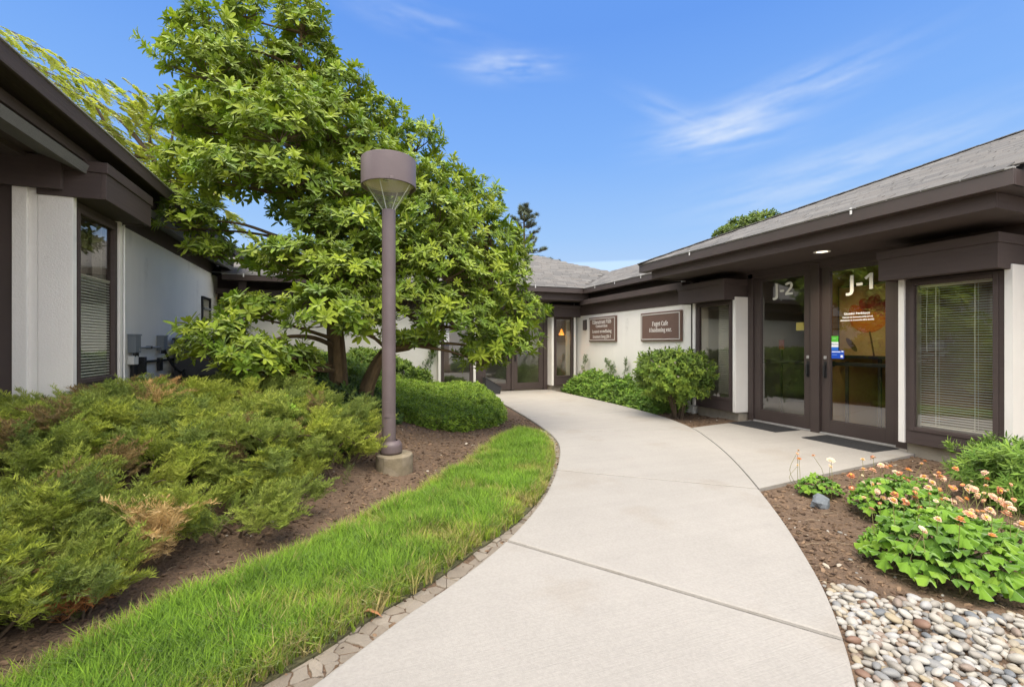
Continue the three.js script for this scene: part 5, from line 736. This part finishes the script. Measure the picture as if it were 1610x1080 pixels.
{
  const R = rng(10010), bed = thing('pebble_bed', 'river pebbles in cream, gray and tan beside the walkway', 'pebbles', [0, 0, 0]);
  const poly = [...walkRight.slice(nearest(walkRight, 1.2, -0.7), nearest(walkRight, 2.46, -1.75)).map(([x, z]) => [x + 0.03, z - 0.01]), [2.50, -1.78], [2.60, -1.68], [2.64, -1.52], [2.80, -1.46], [2.95, -1.28], [3.1, -1.24], [3.35, -1.0], [3.5, -0.6], [3.2, -0.2], [1.6, -0.3]], line = [...poly, poly[0]], pts = [];
  for (let i = 0; i < 60000; i++) { const x = mix(1.2, 3.5, R()), z = mix(-1.85, -0.2, R()); if (!inside(poly, x, z) || inside(outline, x, z)) continue; const e = segDist(line.slice(-12), x, z), d = Math.pow(R(), 1.4) * 0.036 + 0.03; if (segDist(walkRight, x, z) < d * 0.42) continue; if (e < 0.1 && R() > 0.3 + e * 6) continue; if (pts.some((q) => Math.hypot(q[0] - x, q[1] - z) < (q[2] + d) * 0.36)) continue; pts.push([x, z, d, 0]); }
  const first = pts.length; for (let i = 0; i < 5000 && pts.length < first * 1.28; i++) { const x = mix(1.3, 3.3, R()), z = mix(-1.65, -0.3, R()); if (!inside(poly, x, z) || inside(outline, x, z) || segDist(line, x, z) < 0.06) continue; const d = 0.03 + R() * 0.03; if (pts.slice(first).some((q) => Math.hypot(q[0] - x, q[1] - z) < (q[2] + d) * 0.45)) continue; pts.push([x, z, d, 1]); }
  for (let i = 0; i < 60; i++) { const x = mix(2.4, 4.4, R()), z = mix(-2.6, -1.3, R()); if (inside(outline, x, z)) continue; pts.push([x, z, 0.012 + R() * R() * 0.03, 0]); }
  const seen = (p) => { const dx = p[0] * 0.351 - p[1] * 0.936, rx = p[0] * 0.936 + p[1] * 0.351; return dx > 1.65 && rx / dx < 1.2; };
  pts.sort((a, b) => (seen(b) - seen(a)) || (b[2] / Math.hypot(b[0], b[1]) - a[2] / Math.hypot(a[0], a[1])));
  const rest = [];
  pts.forEach(([x, z, d, up], i) => {
    const m = new THREE.Matrix4().compose(V3(x, groundAt(x, z) + d * (0.16 + 0.34 * up) - 0.002 * R(), z), new THREE.Quaternion().setFromEuler(new THREE.Euler((R() - 0.5) * 0.5, R() * 6.28, (R() - 0.5) * 0.5)), V3(d * 1.15, d * 1.15, d * 1.15)), k = i % 8, c = [0, 0, 1, 1, 2, 3, 4, 4, 5, 6, 7, 8, 8, 9, 9, 1, 0][Math.floor(R() * 17)];
    if (i < 300) { const o = same('pebble', pebbleShapes[k], pebbleMats[c], bed); m.decompose(o.position, o.quaternion, o.scale); } else { const b = pebbleMats[c]; rest.push([m, lin(1, 1, 1), k]); }
  });
  scatter('more_pebbles', pebbleShapes, pebbleMats[9], rest.map(([m, , k]) => { const c = [[1.3, 1.3, 1.28], [1.2, 1.1, 0.9], [0.75, 0.78, 0.82], [1.35, 1.38, 1.4], [0.9, 0.75, 0.65]][Math.floor(R() * 5)]; return [m, lin(...c), k]; }), bed);
}
{ // slate-blue rock
  const g = new THREE.IcosahedronGeometry(0.5, 1), p = g.attributes.position, r = rng(33); for (let i = 0; i < p.count; i++) { const h = 0.8 + 0.5 * hash(Math.round(p.getX(i) * 50), Math.round(p.getY(i) * 50 + p.getZ(i) * 31), 3); p.setXYZ(i, p.getX(i) * 0.21 * h, Math.min(p.getY(i) * 0.14 * h, 0.045), p.getZ(i) * 0.13 * h); } const q = flat(g); q.computeVertexNormals();
  const o = mesh('slate_rock', q, std({ roughness: 0.8, bumpMap: grainT, bumpScale: 0.004, map: tex(128, (u, v) => shade([0.15, 0.17, 0.19], 0.8 + 0.4 * fbm(u * 6, v * 6, 760, 4, 6)), 0.2) })); o.position.set(3.70, groundAt(3.7, -2.62) + 0.025, -2.62); o.rotation.set(0.12, 0.6, 0.1); meta(o, 'flat blue-gray rock in the soil by the entry slab', 'rock');
}
// ---------- flowering plants ----------
{
  const lobed = [0, 1, 2, 3].map((k) => { const P = [], idx = [], rings = 4, m = 25; P.push(-0.3, 0, 0); for (let j = 1; j <= rings; j++) for (let i = 0; i < m; i++) { const a = (i / (m - 1) - 0.5) * 5.3, f = j / rings, lob = 1 + f * (0.13 * Math.cos(a * (4.4 + 0.4 * k) + k) + 0.07 * Math.cos(i * 2.2 + k * 3)); const r = f * lob * (1.0 - 0.06 * Math.abs(a)); P.push(-0.3 + 0.42 * f + Math.cos(a) * r * 0.42, f * f * (0.13 * Math.sin(a * 5 + k * 2) + 0.07 * Math.sin(i * 1.9 + k)) + 0.10 * Math.abs(Math.sin(a)) * f - 0.10 * f * f, Math.sin(a) * r * 0.5); }
    for (let i = 0; i < m - 1; i++) idx.push(0, i + 2, i + 1); for (let j = 0; j < rings - 1; j++) for (let i = 0; i < m - 1; i++) { const a = 1 + j * m + i, b = a + m; idx.push(a, a + 1, b, b, a + 1, b + 1); }
    const g = new THREE.BufferGeometry(); g.setAttribute('position', new THREE.Float32BufferAttribute(P, 3)); g.setIndex(idx); g.computeVertexNormals(); const q = flat(g); q.setAttribute('uv', new THREE.Float32BufferAttribute(new Float32Array(q.attributes.position.count * 2), 2)); return q; });
  const greens = [[0.13, 0.27, 0.018], [0.17, 0.33, 0.022], [0.22, 0.38, 0.03], [0.10, 0.22, 0.016]].map((c) => leafMat({ color: lin(...c), transmission: 0.3, roughness: 0.9 }));
  const petalRing = (n, rad, cup, seed) => { const T = new Tris(), r = rng(seed); for (let L = 0; L < 3; L++) for (let i = 0; i < n; i++) { const a = (i + L * 0.33) / n * 6.283, e = cup + 0.28 * L; leaf(T, V3(0, 0.002 * L, 0), V3(Math.cos(a) * Math.cos(e), Math.sin(e), Math.sin(a) * Math.cos(e)), UP, rad * (1 - 0.2 * L) * (0.9 + r() * 0.2), rad * 0.55, 0.15, 0.12, 0.62); } return T.geo(); };
  const heads = [petalRing(11, 0.024, 0.15, 1), petalRing(11, 0.02, 0.45, 2), petalRing(10, 0.026, 0.05, 3)], eye = flat(new THREE.SphereGeometry(0.0095, 8, 5, 0, 6.3, 0, 1.6));
  const peach = [[0.80, 0.40, 0.24], [0.82, 0.50, 0.34], [0.74, 0.30, 0.14], [0.84, 0.58, 0.42], [0.82, 0.68, 0.50], [0.60, 0.22, 0.10]].map((c) => leafMat({ color: lin(...c), transmission: 0.25, roughness: 0.9 })), gold = std({ color: lin(0.75, 0.46, 0.07), roughness: 0.8 }), pale = std({ color: lin(0.72, 0.62, 0.36), roughness: 0.8 }), stalk = std({ color: lin(0.20, 0.19, 0.06), roughness: 0.8 });
  const stalks = [0, 1, 2, 3].map((k) => limb([[0, -1, 0], [0.055 * (k - 1.5), -0.5, 0.05 * (k % 2) - 0.02], [0, 0, 0]], 0.0024, 0.0016, 6, 5));
  function plant(label, x0, z0, rx, rz, hgt, nl, size, flowers, seed, fdx = 0, fdz = 0, frx = rx, frz = rz, fh = [0.2, 0.42]) {
    const R = rng(seed), g0 = groundAt(x0, z0), t = thing('flowering_plant', label, 'flowering plant', [x0, g0, z0], 0, 'peach flowering plants');
    for (let i = 0; i < nl; i++) { const a = i * 2.39996, q = Math.sqrt((i + 0.5) / nl), x = Math.cos(a) * rx * q, z = Math.sin(a) * rz * q, y = hgt * (1 - 0.78 * q * q) * (0.72 + 0.36 * R()) + 0.02, o = same('leaf', lobed[i % 4], greens[Math.floor(R() * 4)], t, x, y, z); const s = size * (0.75 + R() * 0.5); o.scale.set(s, s, s); o.rotation.set(0, -a + (R() - 0.5) * 0.9, -0.1 - 0.35 * q + (R() - 0.4) * 1.1, 'YZX'); }
    const st = []; for (let i = 0; i < nl; i += 2) { const a = i * 2.39996, q = Math.sqrt((i + 0.5) / nl); st.push(limb([[0.02 * Math.cos(a), -0.02, 0.02 * Math.sin(a)], [Math.cos(a) * rx * q * 0.5, hgt * 0.4, Math.sin(a) * rz * q * 0.5], [Math.cos(a) * rx * q, hgt * (1 - 0.78 * q * q) * 0.8, Math.sin(a) * rz * q]], 0.003, 0.002, 4, 4)); } mesh('leaf_stems', st, greens[3], t).userData.kind = 'stuff';
    for (let i = 0; i < flowers; i++) { const a = R() * 6.28, q = Math.sqrt(R()), x = fdx + Math.cos(a) * frx * q, z = fdz + Math.sin(a) * frz * q, y = mix(fh[0], fh[1], R()), f = same('flower', heads[Math.floor(R() * 3)], peach[Math.floor(R() * 6)], t, x, y, z); const s = 0.55 + R() * 0.85; f.scale.set(s, s * (0.8 + R() * 0.8), s); f.rotation.set(0.5 + (R() - 0.6) * 1.3, R() * 6.28, -0.3 + (R() - 0.5) * 1.0); same('center', eye, R() < 0.7 ? gold : pale, f, 0, 0.003, 0); const b = same('stem', stalks[i % 4], stalk, t, x, y - 0.002, z); b.scale.set(1, y, 1); }
  }
  plant('small feathery plant with a few thin flower stems beside the rock', 3.93, -2.80, 0.17, 0.15, 0.15, 60, 0.065, 7, 61, -0.05, -0.05, 0.24, 0.2, [0.2, 0.36]);
  plant('middle flowering plant crowded with small peach blossoms', 4.08, -2.24, 0.36, 0.30, 0.28, 130, 0.095, 72, 62, 0.1, 0.1, 0.5, 0.46, [0.16, 0.38]);
  plant('large front flowering plant with broad lobed green leaves', 3.30, -1.60, 0.42, 0.36, 0.33, 215, 0.1, 26, 63, 0.08, -0.06, 0.44, 0.36, [0.26, 0.42]);
  plant('sparse flower stems behind the large plant near the edge', 4.05, -1.72, 0.22, 0.2, 0.12, 22, 0.11, 16, 64, 0.05, 0, 0.34, 0.28, [0.22, 0.36]);
}
// a few fallen things on the grass
{ const c = thing('fallen_leaf', 'pale star-shaped dry leaf lying on the grass', 'leaf', [0.66, groundAt(0.66, -3.0) + 0.04, -3.0]); const T = new Tris(); for (let i = 0; i < 6; i++) { const a = i * 1.05; leaf(T, V3(0, 0, 0), V3(Math.cos(a), 0.15, Math.sin(a)).normalize(), UP, 0.055, 0.014, 0.2); } mesh('blade', T.geo(), std({ color: lin(0.66, 0.54, 0.3), roughness: 0.9 }), c);
  const d = thing('fallen_leaf', 'curled brown dry leaf at the edge of the grass', 'leaf', [0.13, -0.0, -2.3]); const T2 = new Tris(); leaf(T2, V3(-0.04, 0.01, 0), V3(1, 0.2, 0.2).normalize(), UP, 0.09, 0.03, 0.6, 0.8); mesh('blade', T2.geo(), std({ color: lin(0.36, 0.17, 0.07), roughness: 0.9 }), d); }

renderer.render(scene, camera);
